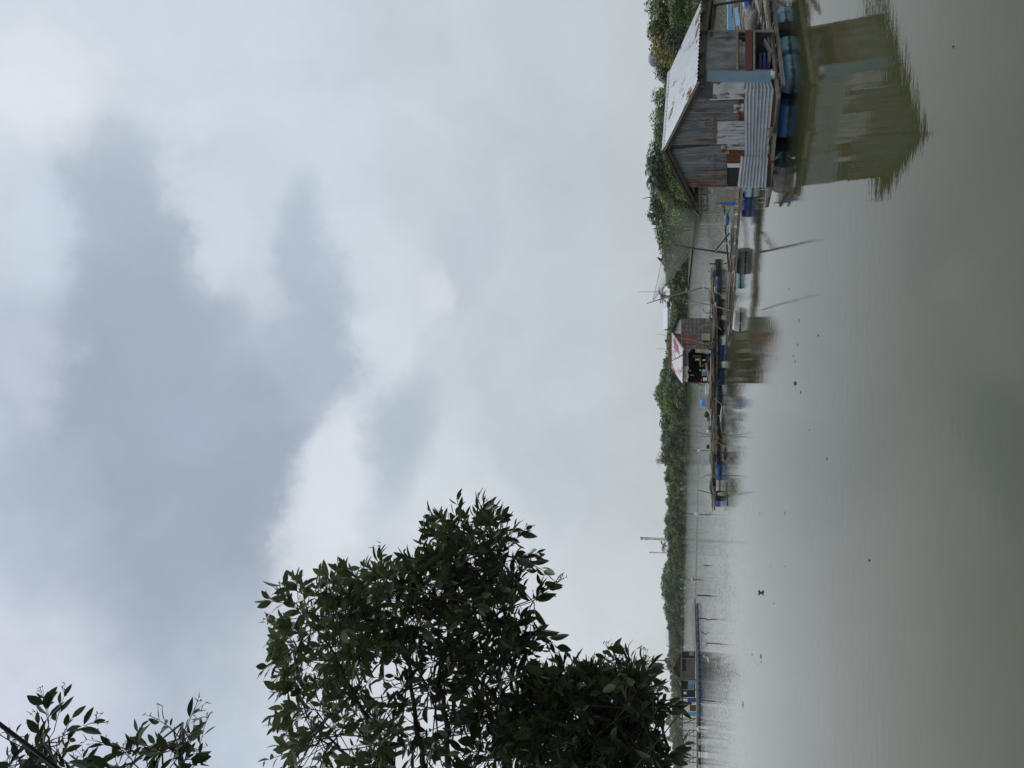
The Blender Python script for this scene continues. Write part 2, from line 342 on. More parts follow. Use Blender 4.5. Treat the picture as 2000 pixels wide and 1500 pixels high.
def leaf_mat(name, dark, lit, trans=0.12, rough=0.5, vary=0.38):
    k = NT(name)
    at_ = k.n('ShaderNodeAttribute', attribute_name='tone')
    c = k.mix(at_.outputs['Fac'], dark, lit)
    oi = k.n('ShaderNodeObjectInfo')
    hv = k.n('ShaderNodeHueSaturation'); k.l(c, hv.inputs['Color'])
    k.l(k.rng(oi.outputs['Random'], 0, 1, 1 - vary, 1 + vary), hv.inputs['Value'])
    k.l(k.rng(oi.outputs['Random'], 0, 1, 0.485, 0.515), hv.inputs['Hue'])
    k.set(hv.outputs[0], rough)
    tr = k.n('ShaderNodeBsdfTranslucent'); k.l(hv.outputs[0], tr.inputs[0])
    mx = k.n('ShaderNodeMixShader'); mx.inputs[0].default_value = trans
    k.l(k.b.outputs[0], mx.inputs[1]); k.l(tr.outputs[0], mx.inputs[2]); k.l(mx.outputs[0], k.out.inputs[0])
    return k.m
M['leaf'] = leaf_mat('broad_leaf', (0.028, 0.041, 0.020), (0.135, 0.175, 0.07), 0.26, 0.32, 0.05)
M['f_mid'] = leaf_mat('foliage_mid', (0.048, 0.08, 0.016), (0.125, 0.18, 0.04))
M['f_dark'] = leaf_mat('foliage_dark', (0.03, 0.056, 0.014), (0.085, 0.13, 0.034))
M['f_olive'] = leaf_mat('foliage_olive', (0.09, 0.085, 0.022), (0.21, 0.175, 0.045))
M['f_light'] = leaf_mat('foliage_light', (0.07, 0.112, 0.02), (0.17, 0.235, 0.045))
M['f_bare'] = leaf_mat('foliage_grey', (0.085, 0.075, 0.06), (0.15, 0.135, 0.11))
M['palm'] = leaf_mat('palm_frond', (0.03, 0.048, 0.02), (0.07, 0.10, 0.04))
M['bark'] = mat_wood('bark', (0.05, 0.042, 0.034), (0.11, 0.095, 0.078))
M['twig'] = mat_wood('twig', (0.025, 0.022, 0.016), (0.05, 0.045, 0.032))

# ------------------------------------------------------------------ mesh building
class MB:
    def __init__(s): s.v = []; s.f = []; s.tone = None; s.uv = None
    def quad(s, a, b, c, d):
        i = len(s.v); s.v += [Vector(a), Vector(b), Vector(c), Vector(d)]; s.f.append((i, i + 1, i + 2, i + 3))
    def tri(s, a, b, c):
        i = len(s.v); s.v += [Vector(a), Vector(b), Vector(c)]; s.f.append((i, i + 1, i + 2))
    def hexa(s, p):
        """8 points: bottom ring 0-3, top ring 4-7"""
        i = len(s.v); s.v += [Vector(q) for q in p]
        for f in ((3, 2, 1, 0), (4, 5, 6, 7), (0, 1, 5, 4), (1, 2, 6, 5), (2, 3, 7, 6), (3, 0, 4, 7)): s.f.append(tuple(i + j for j in f))
    def slab(s, a, b, c, d, thick):
        """a quad (points in order) given thickness along its normal, centred on it"""
        a, b, c, d = (Vector(q) for q in (a, b, c, d)); n = (c - a).cross(d - b).normalized() * thick * 0.5
        s.hexa([a - n, b - n, c - n, d - n, a + n, b + n, c + n, d + n])
    def beam(s, p0, p1, w, h, up=(0, 0, 1)):
        p0, p1 = Vector(p0), Vector(p1); d = (p1 - p0).normalized(); u = Vector(up)
        if abs(d.dot(u)) > 0.95: u = Vector((1, 0, 0))
        x = d.cross(u).normalized() * w * 0.5; y = x.cross(d).normalized() * h * 0.5
        s.hexa([p0 - x - y, p0 + x - y, p1 + x - y, p1 - x - y, p0 - x + y, p0 + x + y, p1 + x + y, p1 - x + y])
    def path(s, pts, radii, n=6, cap=True):
        pts = [Vector(p) for p in pts]
        if isinstance(radii, (int, float)): radii = [radii] * len(pts)
        rings = []; ref = None
        for i, p in enumerate(pts):
            d = (pts[min(i + 1, len(pts) - 1)] - pts[max(i - 1, 0)]).normalized()
            if ref is None:
                ref = Vector((0, 0, 1)) if abs(d.z) < 0.9 else Vector((1, 0, 0))
            x = d.cross(ref).normalized(); y = d.cross(x).normalized(); ref = x.cross(d)
            i0 = len(s.v)
            for j in range(n):
                a = 2 * math.pi * j / n; s.v.append(p + (x * math.cos(a) + y * math.sin(a)) * radii[i])
            rings.append(i0)
        for a, b in zip(rings, rings[1:]):
            for j in range(n): s.f.append((a + j, a + (j + 1) % n, b + (j + 1) % n, b + j))
        if cap:
            s.f.append(tuple(rings[0] + j for j in reversed(range(n)))); s.f.append(tuple(rings[-1] + j for j in range(n)))
    def tube(s, p0, p1, r0, r1=None, n=6): s.path([p0, p1], [r0, r1 if r1 is not None else r0], n)
    def sheet(s, a, b, c, d, along, wl=0.076, amp=0.011, thick=None, n_other=6, bend=0.0):
        """corrugated sheet on the quad a b c d (a-b bottom, d-c top); along='v': ridges run from a-b to d-c, 'u': ridges run a to b"""
        a, b, c, d = (Vector(q) for q in (a, b, c, d)); nrm = (b - a).cross(d - a).normalized()
        wu = ((b - a).length + (c - d).length) / 2; hv = ((d - a).length + (c - b).length) / 2
        if along == 'v': nu = max(4, int(wu / wl * 6)); nv = n_other
        else: nu = n_other; nv = max(4, int(hv / wl * 6))
        i0 = len(s.v)
        for j in range(nv + 1):
            for i in range(nu + 1):
                u, v = i / nu, j / nv
                p = (a * (1 - u) + b * u) * (1 - v) + (d * (1 - u) + c * u) * v
                w = (u * wu if along == 'v' else v * hv) / wl * 2 * math.pi
                s.v.append(p + nrm * (amp * math.sin(w) + bend * math.sin(u * 7.3 + v * 3.1) + bend * math.sin(v * 9 + u * 2)))
        for j in range(nv):
            for i in range(nu):
                q = i0 + j * (nu + 1) + i; s.f.append((q, q + 1, q + nu + 2, q + nu + 1))
    def lathe(s, p0, axis, prof, n=24, flat_from=None):
        """prof: list of (distance along axis, radius)"""
        axis = Vector(axis).normalized(); ref = Vector((0, 0, 1)) if abs(axis.z) < 0.9 else Vector((1, 0, 0))
        x = axis.cross(ref).normalized(); y = axis.cross(x).normalized(); p0 = Vector(p0); rings = []
        for t, r in prof:
            i0 = len(s.v); rings.append(i0)
            for j in range(n):
                a = 2 * math.pi * j / n; s.v.append(p0 + axis * t + (x * math.cos(a) + y * math.sin(a)) * r)
        for a, b in zip(rings, rings[1:]):
            for j in range(n): s.f.append((a + j, a + (j + 1) % n, b + (j + 1) % n, b + j))
        s.f.append(tuple(rings[0] + j for j in reversed(range(n)))); s.f.append(tuple(rings[-1] + j for j in range(n)))
    def ball(s, c, rx, ry, rz, n=10, m=7, jit=0.0, rg=None):
        c = Vector(c); i0 = len(s.v); rg = rg or rnd
        for j in range(m + 1):
            th = math.pi * j / m
            for i in range(n):
                a = 2 * math.pi * i / n; q = 1 + (rg.uniform(-jit, jit) if 0 < j < m else 0)
                s.v.append(c + Vector((rx * math.sin(th) * math.cos(a) * q, ry * math.sin(th) * math.sin(a) * q, rz * math.cos(th))))
        for j in range(m):
            for i in range(n):
                a = i0 + j * n + i; b = i0 + j * n + (i + 1) % n; s.f.append((a, a + n, b + n, b))
    def build(s, name, mat, parent=None, loc=None, smooth=False):
        base_ = Vector(loc) if loc is not None else (parent_world(parent) if parent else Vector((0, 0, 0)))
        me = bpy.data.meshes.new(name); me.from_pydata([tuple(q - base_) for q in s.v], [], s.f)
        if s.uv:
            uvl = me.uv_layers.new(name='uv')
            for lp in me.loops: uvl.data[lp.index].uv = s.uv[lp.vertex_index]
        if s.tone:
            ta = me.attributes.new('tone', 'FLOAT', 'FACE'); ta.data.foreach_set('value', s.tone)
        if smooth: me.shade_smooth()
        me.materials.append(M[mat] if isinstance(mat, str) else mat); me.update()
        o = bpy.data.objects.new(name, me); COL.objects.link(o)
        if parent: o.parent = parent
        elif loc is not None: o.location = loc
        return o
WPOS = {}
def parent_world(p):
    v = Vector((0, 0, 0))
    while p: v += p.location; p = p.parent
    return v
def tag(o, label, cat, group=None, kind=None):
    if label: o['label'] = label
    if cat: o['category'] = cat
    if group: o['group'] = group
    if kind: o['kind'] = kind
    return o
def thing(name, label, cat, loc, group=None):
    o = bpy.data.objects.new(name, None); COL.objects.link(o); o.location = Vector(loc); o.empty_display_size = 0.2
    return tag(o, label, cat, group)
def copy_thing(src, loc, label, scale=None, rotz=None, group=None):
    r = src.copy(); COL.objects.link(r); r.location = Vector(loc)
    if scale is not None: r.scale = scale
    if rotz is not None: r.rotation_euler = (0, 0, rotz)
    if label: r['label'] = label
    if group: r['group'] = group
    for ch in list(src.children):
        c_ = ch.copy(); COL.objects.link(c_); c_.parent = r
        for gch in list(ch.children):
            d_ = gch.copy(); COL.objects.link(d_); d_.parent = c_
    return r
def structure(name, mb, mat):
    o = mb.build(name, mat, loc=(0, 0, 0)); o['kind'] = 'structure'; return o
# ------------------------------------------------------------------ setting: water, land, banks
m = MB(); m.quad((-940, -70, 0), (940, -70, 0), (940, 890, 0), (-940, 890, 0)); structure('water', m, 'water')
BANKX = [(-40, 1394), (0, 1392), (40, 1390), (110, 1384), (200, 1375), (300, 1369), (380, 1366), (450, 1352), (500, 1346.5), (600, 1345), (700, 1342),
         (800, 1341), (1000, 1338), (1200, 1334.8), (1300, 1333.6), (1540, 1332.6)]
TOPX = [(-40, 1256), (20, 1258), (60, 1257), (95, 1264), (120, 1284), (140, 1277), (170, 1274), (200, 1270), (215, 1280), (240, 1268), (270, 1266), (300, 1261), (315, 1272),
        (350, 1271), (375, 1266), (395, 1264), (412, 1278), (430, 1283), (450, 1281), (480, 1290), (520, 1299), (560, 1301), (600, 1301), (620, 1304), (650, 1300),
        (670, 1296), (690, 1299), (720, 1287), (750, 1281), (780, 1277), (800, 1286), (830, 1288), (870, 1285), (890, 1286), (910, 1298), (935, 1293), (970, 1299),
        (1000, 1301), (1020, 1297), (1045, 1295), (1060, 1300), (1100, 1301), (1170, 1299), (1195, 1296), (1220, 1301), (1250, 1304), (1280, 1303), (1300, 1301), (1330, 1308),
        (1380, 1312), (1440, 1311), (1540, 1313)]
def interp(t, y):
    if y <= t[0][0]: return t[0][1]
    for (a, b), (c_, d_) in zip(t, t[1:]):
        if y <= c_: return b + (d_ - b) * (y - a) / (c_ - a)
    return t[-1][1]
bank = [ground(x, y) for y, x in BANKX]
bank = [Vector((120, 12, 0)), Vector((62, 44, 0))] + bank + [Vector((-560, 800, 0)), Vector((-935, 860, 0))]
mud = MB(); land = MB()
def inland(p, w):
    d = Vector((p.x * 0.3 + 6, p.y, 0)).normalized() * w; return Vector((p.x + d.x, min(p.y + d.y, 884), 0))
prev = None
for p in bank:
    a = Vector((p.x, p.y, -0.25)) - Vector((p.x, p.y, 0)).normalized() * 0.5; b = inland(p, 1.6); b.z = 0.34; c = Vector((b.x + 0.001, 885, 0.36)); b2 = inland(p, 1.2); b2.z = 0.30
    if prev:
        mud.quad(prev[0], a, b, prev[1]); land.quad(prev[2], b2, c, prev[3])
    prev = (a, b, b2, c)
structure('mud_bank', mud, 'mud'); structure('land', land, 'land')
m = MB()   # the near bank under the photographer
NBK = [(-60, 4.4, -0.2), (-8, 4.6, -0.2), (-3, 4.9, -0.25), (3, 4.6, -0.25), (9, 4.2, -0.2), (60, 4.0, -0.2)]
for (xa, ya, za), (xb, yb, zb) in zip(NBK, NBK[1:]):
    m.quad((xa, ya, za), (xb, yb, zb), (xb, yb - 2.2, 1.25), (xa, ya - 2.2, 1.25)); m.quad((xa, ya - 2.2, 1.25), (xb, yb - 2.2, 1.25), (xb, -65, 1.4), (xa, -65, 1.4))
structure('near_bank', m, 'land')

# ------------------------------------------------------------------ far trees
def crown_mesh(seed, n_blob, n_face, size, shape):
    """leaf sprays on the shells of many small clumps; unit tree: z 0..1, radius about 0.45"""
    rg = random.Random(seed); mb = MB(); mb.tone = []
    blobs = []
    for b in range(n_blob):
        if shape == 'round':
            a = rg.uniform(0, 6.283); rr = math.sqrt(rg.random()) * 0.30; z = rg.uniform(0.30, 0.86); rr *= 1.15 - abs(z - 0.52)
            r_ = rg.uniform(0.10, 0.18)
        elif shape == 'bush':
            a = rg.uniform(0, 6.283); rr = math.sqrt(rg.random()) * 0.48; z = rg.uniform(0.08, 0.80); rr *= 1.1 - z * 0.6; r_ = rg.uniform(0.13, 0.22)
        elif shape == 'tall':
            a = rg.uniform(0, 6.283); rr = math.sqrt(rg.random()) * 0.24; z = rg.uniform(0.22, 0.92); rr *= 1.2 - z * 0.5; r_ = rg.uniform(0.06, 0.13)
        else:   # umbrella
            a = rg.uniform(0, 6.283); rr = math.sqrt(rg.random()) * 0.72; z = 0.86 - 0.42 * rr * rr + rg.uniform(-0.16, 0.0); r_ = rg.uniform(0.09, 0.15)
        blobs.append((Vector((rr * math.cos(a), rr * math.sin(a), z)), r_, rg.uniform(0.1, 0.9)))
    for i in range(n_face):
        c, r_, tn = blobs[rg.randrange(n_blob)]
        d = Vector((rg.gauss(0, 1), rg.gauss(0, 1), rg.gauss(0.25, 1))).normalized()
        p = c + d * r_ * rg.uniform(0.72, 1.12); p.z = max(p.z, 0.02)
        n = (d + Vector((rg.gauss(0, 0.5), rg.gauss(0, 0.5), rg.gauss(0.15, 0.5)))).normalized()
        x = n.cross(Vector((rg.gauss(0, 1), rg.gauss(0, 1), rg.gauss(0, 1)))).normalized(); y = n.cross(x)
        s_ = size * rg.uniform(0.6, 1.4)
        mb.quad(p - x * s_ * rg.uniform(0.7, 1.2), p - y * s_ * rg.uniform(0.35, 0.7), p + x * s_ * rg.uniform(0.7, 1.2), p + y * s_ * rg.uniform(0.35, 0.7))
        mb.tone.append(min(1, max(0, tn + rg.uniform(-0.3, 0.3))))
    return mb
def make_tree(seed, n_blob, n_face, size, shape, mat):
    rg = random.Random(seed + 500)
    t = thing('tree', '', 'tree', (0, 0, 0), 'trees along the far bank')
    crown_mesh(seed, n_blob, n_face, size, shape).build('crown', mat, t)
    tk = MB(); top = 0.55 if shape != 'umbrella' else 0.6
    tk.path([(0, 0, -0.03), (rg.uniform(-.02, .02), rg.uniform(-.02, .02), top * 0.5), (rg.uniform(-.05, .05), rg.uniform(-.05, .05), top)], [0.028, 0.022, 0.012], 6)
    for q in range(5):
        a = rg.uniform(0, 6.28); z0 = rg.uniform(0.25, 0.5); rr = rg.uniform(0.15, 0.3) * (1.8 if shape == 'umbrella' else 1)
        tk.path([(0, 0, z0), (rr * 0.5 * math.cos(a), rr * 0.5 * math.sin(a), z0 + 0.14), (rr * math.cos(a), rr * math.sin(a), z0 + 0.24)], [0.014, 0.010, 0.004], 5)
    tk.build('trunk', 'bark', t)
    return t
def make_palm(seed):
    rg = random.Random(seed); t = thing('palm_tree', '', 'palm tree', (0, 0, 0), 'palms along the far bank')
    f = MB(); f.tone = []
    for q in range(17):
        a = q * 2.4 + rg.uniform(-.2, .2); el = rg.uniform(-0.25, 1.1); ln = rg.uniform(0.24, 0.32)
        pts = []
        for w in range(8):
            u = w / 7; e2 = el - u * u * 1.25
            if not pts: pts.append(Vector((0, 0, 0.80)))
            else: pts.append(pts[-1] + Vector((math.cos(a) * math.cos(e2), math.sin(a) * math.cos(e2), math.sin(e2))) * ln / 7)
        side = Vector((-math.sin(a), math.cos(a), 0))
        for p, p2 in zip(pts, pts[1:]):
            mid = (p + p2) / 2; u = (mid - pts[0]).length / ln; w_ = 0.075 * math.sin(max(0.15, min(1, u)) * 2.7)
            for sg in (-1, 1):
                for o_ in (0.0, 0.5):
                    b0 = p + (p2 - p) * o_; b1 = p + (p2 - p) * (o_ + 0.42)
                    f.tri(b0, b1, b1 + side * sg * w_ + Vector((0, 0, -w_ * 0.55))); f.tone.append(rg.random())
        f.path(pts, [0.004] * 7 + [0.002], 3); f.tone += [0.6] * (len(f.f) - len(f.tone))
    f.build('crown', 'palm', t)
    tk = MB(); lx = rg.uniform(-.06, .06); tk.path([(lx, 0, -0.03), (lx * 0.5, 0.01, 0.4), (0, 0, 0.80)], [0.022, 0.016, 0.013], 6); tk.build('trunk', 'bark', t)
    return t
def make_bare(seed):
    rg = random.Random(seed); t = thing('bare_tree', '', 'tree', (0, 0, 0), None)
    tk = MB(); br = MB(); tk.path([(0, 0, -.03), (0.01, 0, .25), (-0.01, 0.01, .45)], [.03, .024, .018], 6); tk.build('trunk', 'f_bare_bark', t)
    def grow(p, d, ln, r_, lv):
        q = p + d * ln; br.path([p, p + d * ln * 0.5 + Vector((rg.gauss(0, .01), rg.gauss(0, .01), 0)), q], [r_, r_ * .8, r_ * .6], 4, False)
        if lv == 0: return
        for k_ in range(3):
            grow(q, (d + Vector((rg.gauss(0, .45), rg.gauss(0, .45), rg.gauss(.05, .3)))).normalized(), ln * rg.uniform(.6, .85), r_ * .62, lv - 1)
    for k_ in range(4): grow(Vector((0, 0, .36 + .03 * k_)), Vector((rg.gauss(0, .5), rg.gauss(0, .5), 1)).normalized(), 0.17, .012, 4)
    br.build('branch_crown', 'f_bare_bark', t)
    return t
M['f_bare_bark'] = mat_wood('pale_bark', (0.14, 0.13, 0.12), (0.24, 0.22, 0.205))
PROTO = {}
for key, args in {
    'round_mid': [(21, 26, 1500, 0.045, 'round', 'f_mid'), (22, 24, 1500, 0.045, 'round', 'f_mid')],
    'round_dark': [(23, 26, 1500, 0.045, 'round', 'f_dark'), (24, 22, 1400, 0.045, 'round', 'f_dark')],
    'tall_dark': [(25, 30, 1300, 0.040, 'tall', 'f_dark'), (26, 26, 1200, 0.040, 'tall', 'f_mid')],
    'bush_light': [(27, 22, 1300, 0.05, 'bush', 'f_light'), (28, 20, 1300, 0.05, 'bush', 'f_mid'), (29, 20, 1300, 0.05, 'bush', 'f_light')],
    'olive': [(30, 24, 1400, 0.045, 'round', 'f_olive')],
    'big_dark': [(31, 40, 6500, 0.022, 'round', 'f_dark'), (36, 34, 6000, 0.022, 'round', 'f_mid')],
    'big_olive': [(32, 34, 6000, 0.022, 'round', 'f_olive')],
    'big_light': [(33, 30, 6000, 0.024, 'bush', 'f_light'), (35, 30, 6000, 0.024, 'bush', 'f_mid')],
    'umbrella': [(34, 46, 2600, 0.036, 'umbrella', 'f_dark')]}.items():
    PROTO[key] = [[make_tree(*a), False] for a in args]
WORDS = {'round_mid': 'mid green round tree', 'round_dark': 'dark green round tree', 'tall_dark': 'slender dark tree', 'bush_light': 'low bushy green tree', 'olive': 'olive brown tree',
         'big_dark': 'big dark green tree', 'big_olive': 'big yellowish brown tree', 'big_light': 'bushy bright green tree', 'umbrella': 'broad flat-topped dark tree'}
SECT = [(140, "behind the tin-roofed hut's bright roof slope"), (300, "behind the tin-roofed hut's ridge"), (440, "behind the tin-roofed hut's dark eave"), (610, 'behind the hanging fishing net'),
        (760, 'behind the red-roofed hut'), (1000, 'beyond the long low raft'), (1110, 'by the lattice masts'), (1262, 'beyond the string of blue floats'), (1600, 'beyond the brown far hut')]
ORD = ['first', 'second', 'third', 'fourth', 'fifth', 'sixth', 'seventh', 'eighth', 'ninth', 'tenth', 'eleventh', 'twelfth', 'thirteenth', 'fourteenth', 'fifteenth', 'sixteenth', 'seventeenth',
       'eighteenth', 'nineteenth', 'twentieth', '21st', '22nd', '23rd', '24th', '25th', '26th', '27th', '28th', '29th', '30th']
TREES = []
def plant(key, y, top, extra=0.0, wide=1.0, Y=None):
    """a tree at bearing y whose top shows at height line `top`, its foot on the bank or extra metres inland"""
    foot = ground(interp(BANKX, y), y); foot = Vector((foot.x, foot.y, 0)); foot += foot.normalized() * (1.2 + extra); foot.z = 0.3
    h = at(top, y, foot.y).z - foot.z
    TREES.append((key, y, foot, max(h, 1.2), wide))
rg = random.Random(5)
y = -45.0
while y < 1520:     # back row carries the skyline
    D = ground(interp(BANKX, y), y).y; near_ = D < 135
    if near_: key = rg.choice(['big_dark', 'big_dark', 'big_light', 'big_dark'])
    else: key = rg.choice(['round_mid', 'round_dark', 'round_dark', 'tall_dark', 'round_mid', 'round_mid', 'round_dark', 'tall_dark', 'round_mid', 'olive'])
    if 15 < y < 105: key = 'big_olive' if y > 40 else 'big_dark'
    if 1120 < y < 1172: y += 9; continue
    ex = rg.uniform(5, 9) if near_ else rg.uniform(8, 26)
    plant(key, y, interp(TOPX, y) + rg.uniform(-1.0, 3.0), ex, rg.uniform(1.05, 1.5) * (0.75 if key == 'tall_dark' else 1))
    y += (3.4 if near_ else 4.4) * 1530 / (D + ex) * rg.uniform(0.75, 1.15)
y = -40.0
while y < 1520:     # middle row
    D = ground(interp(BANKX, y), y).y; near_ = D < 135
    b_, t_ = interp(BANKX, y), interp(TOPX, y)
    key = rg.choice(['big_dark', 'big_light', 'big_light']) if near_ else rg.choice(['round_mid', 'bush_light', 'bush_light', 'round_dark', 'round_mid'])
    plant(key, y, t_ + (b_ - t_) * rg.uniform(0.18, 0.40), rg.uniform(2, 4), rg.uniform(1.0, 1.4))
    y += (2.9 if near_ else 5.2) * 1530 / D * rg.uniform(0.75, 1.15)
y = -35.0
while y < 1520:     # low fringe along the water
    D = ground(interp(BANKX, y), y).y; near_ = D < 135
    b_, t_ = interp(BANKX, y), interp(TOPX, y)
    plant('big_light' if near_ else 'bush_light', y, t_ + (b_ - t_) * rg.uniform(0.48, 0.72), rg.uniform(0.0, 0.8), rg.uniform(1.3, 1.9))
    y += (2.4 if near_ else 4.4) * 1530 / D * rg.uniform(0.8, 1.2)
for y in range(470, 640, 9):
    plant(rg.choice(['round_mid', 'bush_light', 'round_dark']), y + rg.uniform(-3, 3), interp(TOPX, y) + rg.uniform(3, 14), rg.uniform(3, 9), rg.uniform(1.2, 1.7))
for y in range(110, 440, 24):
    plant(rg.choice(['big_dark', 'big_light']), y + rg.uniform(-6, 6), interp(TOPX, y) + rg.uniform(6, 25), rg.uniform(4, 10), rg.uniform(1.2, 1.5))
for y in range(396, 560, 11):
    plant(rg.choice(['big_dark', 'round_dark', 'round_mid']), y + rg.uniform(-3, 3), interp(TOPX, y) - rg.uniform(0, 5), rg.uniform(5, 12), rg.uniform(1.1, 1.5))
plant('umbrella', 1143, 1287, 16, 1.25); plant('round_dark', 1128, 1292, 18, 1.0); plant('round_mid', 1160, 1293, 20, 1.1)
TREES.sort(key=lambda t: t[1])
count = {}
for key, y, foot, h, wide in TREES:
    sec = next(s_ for lim, s_ in SECT if y < lim); idx = count.get((key, sec), 0); count[(key, sec)] = idx + 1
    label = '%s %s, %s from the photo top' % (WORDS[key], sec, ORD[min(idx, 29)])
    if key == 'umbrella': label = 'broad flat-topped dark tree standing above the far treeline'
    slot = rg.choice(PROTO[key]); sc_ = (h * wide, h * wide, h)
    if not slot[1]:
        slot[1] = True; o = slot[0]; o.location = foot; o.scale = sc_; o.rotation_euler = (0, 0, rg.uniform(0, 6.28)); o['label'] = label
    else:
        copy_thing(slot[0], foot, label, sc_, rg.uniform(0, 6.28))
for sl in PROTO.values():
    for o, used in sl:
        if not used:
            for ch in list(o.children): bpy.data.objects.remove(ch)
            bpy.data.objects.remove(o)
p0 = make_palm(3)
for i, (y, top, ex, lab) in enumerate([(318, 1258, 6, 'tallest palm above the trees behind the dark eave of the tin hut'), (333, 1262, 5, 'middle palm of the three behind the dark eave of the tin hut'),
                                 (352, 1266, 4, 'lowest palm of the three behind the dark eave of the tin hut'), (577, 1286, 8, 'dark palm beside the bamboo pole of the fishing net'),
                                 (1068, 1290, 12, 'palm between the two lattice masts on the skyline'), (1208, 1299, 12, 'small palm on the skyline near the string of blue floats')]):
    f = ground(interp(BANKX, y), y); f += f.normalized() * ex; f.z = 0.3; h = (at(top, y, f.y).z - 0.3) / 0.95
    if i == 0: p0.location = f; p0.scale = (h * 1.05, h * 1.05, h); p0['label'] = lab
    else: copy_thing(p0, f, lab, (h * 1.2, h * 1.2, h), i * 1.3)
b0 = make_bare(8); f = ground(interp(BANKX, 905), 905); f += f.normalized() * 6; f.z = .3; h = at(1271, 905, f.y).z; b0.location = f; b0.scale = (h * .95,) * 3; b0['label'] = 'grey leafless tree on the far bank skyline'
# woods far behind, one hazy mass
rg = random.Random(77); m = MB(); m.tone = []
for i in range(9000):
    y = rg.uniform(430, 1520); Y = rg.uniform(760, 860); c = at(1326, y, Y); top = 11 + 3.5 * math.sin(y * 0.05) + 2.5 * math.sin(y * 0.17 + 1) + 1.5 * math.sin(y * .41)
    p = Vector((c.x, Y, rg.uniform(0.15, 1) ** 0.6 * top)); n = Vector((rg.gauss(0, 1), rg.gauss(-1, 1), rg.gauss(.4, 1))).normalized()
    x = n.cross(Vector((rg.gauss(0, 1), rg.gauss(0, 1), rg.gauss(0, 1)))).normalized(); q = n.cross(x); s_ = rg.uniform(1.0, 2.2)
    m.quad(p - x * s_, p - q * s_ * .6, p + x * s_, p + q * s_ * .6); m.tone.append(rg.random())
tag(m.build('distant_woods', 'f_mid', loc=(0, 800, 0.3)), 'hazy blue-grey woods far behind the bank trees', 'woods', kind='stuff')

# ------------------------------------------------------------------ masts, houses, tank, jetty on the far bank
def lattice_mast(y, top, foot_x, Y, w, label, bands=True):
    f = at(foot_x, y, Y); z1 = at(top, y, Y).z; t = thing('lattice_mast', label, 'mast', (f.x, Y, 0.3), None)
    n = 12
    for i in range(n):
        za, zb = 0.3 + (z1 - 0.3) * i / n, 0.3 + (z1 - 0.3) * (i + 1) / n; wa, wb = w * (1 - .6 * i / n), w * (1 - .6 * (i + 1) / n); mb = MB()
        ca = [Vector((f.x + sx_ * wa / 2, Y + sy_ * wa / 2, za)) for sx_, sy_ in ((-1, -1), (1, -1), (1, 1), (-1, 1))]; cb = [Vector((f.x + sx_ * wb / 2, Y + sy_ * wb / 2, zb)) for sx_, sy_ in ((-1, -1), (1, -1), (1, 1), (-1, 1))]
        for j in range(4):
            mb.tube(ca[j], cb[j], w * .09, n=4); mb.tube(ca[j], cb[(j + 1) % 4], w * .05, n=4); mb.tube(cb[j], cb[(j + 1) % 4], w * .05, n=4)
        mb.build('mast_section', 'mast_red' if i % 2 else 'steel', t)
    for zz in (0.86, 0.97):
        a = MB(); a.beam((f.x - w * .5, Y - w * .3, z1 * zz - w * .6), (f.x - w * .5, Y - w * .3, z1 * zz + w * .6), w * .25, w * .2); a.build('antenna', 'steel', t); a = MB(); a.beam((f.x + w * .5, Y - w * .3, z1 * zz - w * .6), (f.x + w * .5, Y - w * .3, z1 * zz + w * .6), w * .25, w * .2); a.build('antenna', 'steel', t)
    return t
lattice_mast(1053.5, 1251, 1308, 640, 2.0, 'taller lattice mast with red and white bands above the treeline')
lattice_mast(1080.5, 1268, 1308, 690, 1.0, 'shorter thin lattice mast above the treeline')
lattice_mast(1308, 1254, 1312, 620, 1.0, 'thin mast on the skyline behind the brown far hut')
def pole(name, label, cat, pts, r, mat, n=6, group=None):
    m = MB(); m.path(pts, r, n); return tag(m.build(name, mat, loc=pts[0]), label, cat, group)
pole('radio_mast', 'thin white mast rising above the net and palm', 'mast', [at(1310, 570, 320), at(1270, 570, 320), at(1247, 570, 320)], [.16, .12, .08], 'steel')
pole('radio_mast', 'thin leaning mast behind the ridge of the red-roofed hut', 'mast', [at(1305, 656, 330), at(1281, 652, 330)], [.13, .06], 'steel')
pole('radio_mast', 'faint short mast above trees beyond the open side of the red-roofed hut', 'mast', [at(1303, 682, 420), at(1281, 681, 420)], [.16, .08], 'steel')
def house(name, label, ya, yb, x_eave, x_ridge, Y, roofmat, depth=7.0, roof_name='roof'):
    a = at(x_eave, ya, Y); b = at(x_eave, yb, Y); zr = at(x_ridge, ya, Y).z; t = thing(name, label, 'house', ((a.x + b.x) / 2, Y, 0.3))
    w = MB(); xl, xr = min(a.x, b.x) + .4, max(a.x, b.x) - .4; w.hexa([(xl, Y + .5, 0.3), (xr, Y + .5, 0.3), (xr, Y + depth, 0.3), (xl, Y + depth, 0.3), (xl, Y + .5, a.z), (xr, Y + .5, a.z), (xr, Y + depth, a.z), (xl, Y + depth, a.z)]); w.build('wall', 'house_wall', t)
    r_ = MB(); xl -= .8; xr += .8; ym = Y + depth / 2
    r_.slab((xl, Y, a.z), (xr, Y, a.z), (xr, ym, zr), (xl, ym, zr), .15); r_.slab((xl, ym, zr), (xr, ym, zr), (xr, Y + depth + .5, a.z), (xl, Y + depth + .5, a.z), .15); r_.build(roof_name, roofmat, t)
    d = MB(); d.slab(((xl + xr) / 2 - .5, Y + .47, .3), ((xl + xr) / 2 + .5, Y + .47, .3), ((xl + xr) / 2 + .5, Y + .47, 2.2), ((xl + xr) / 2 - .5, Y + .47, 2.2), .05); d.build('door', 'black', t)
house('shed', 'pale blue sheet-roofed shed beyond the trees behind the red-roofed hut', 602, 640, 1304, 1294.5, 330, 'house_roof', 14)
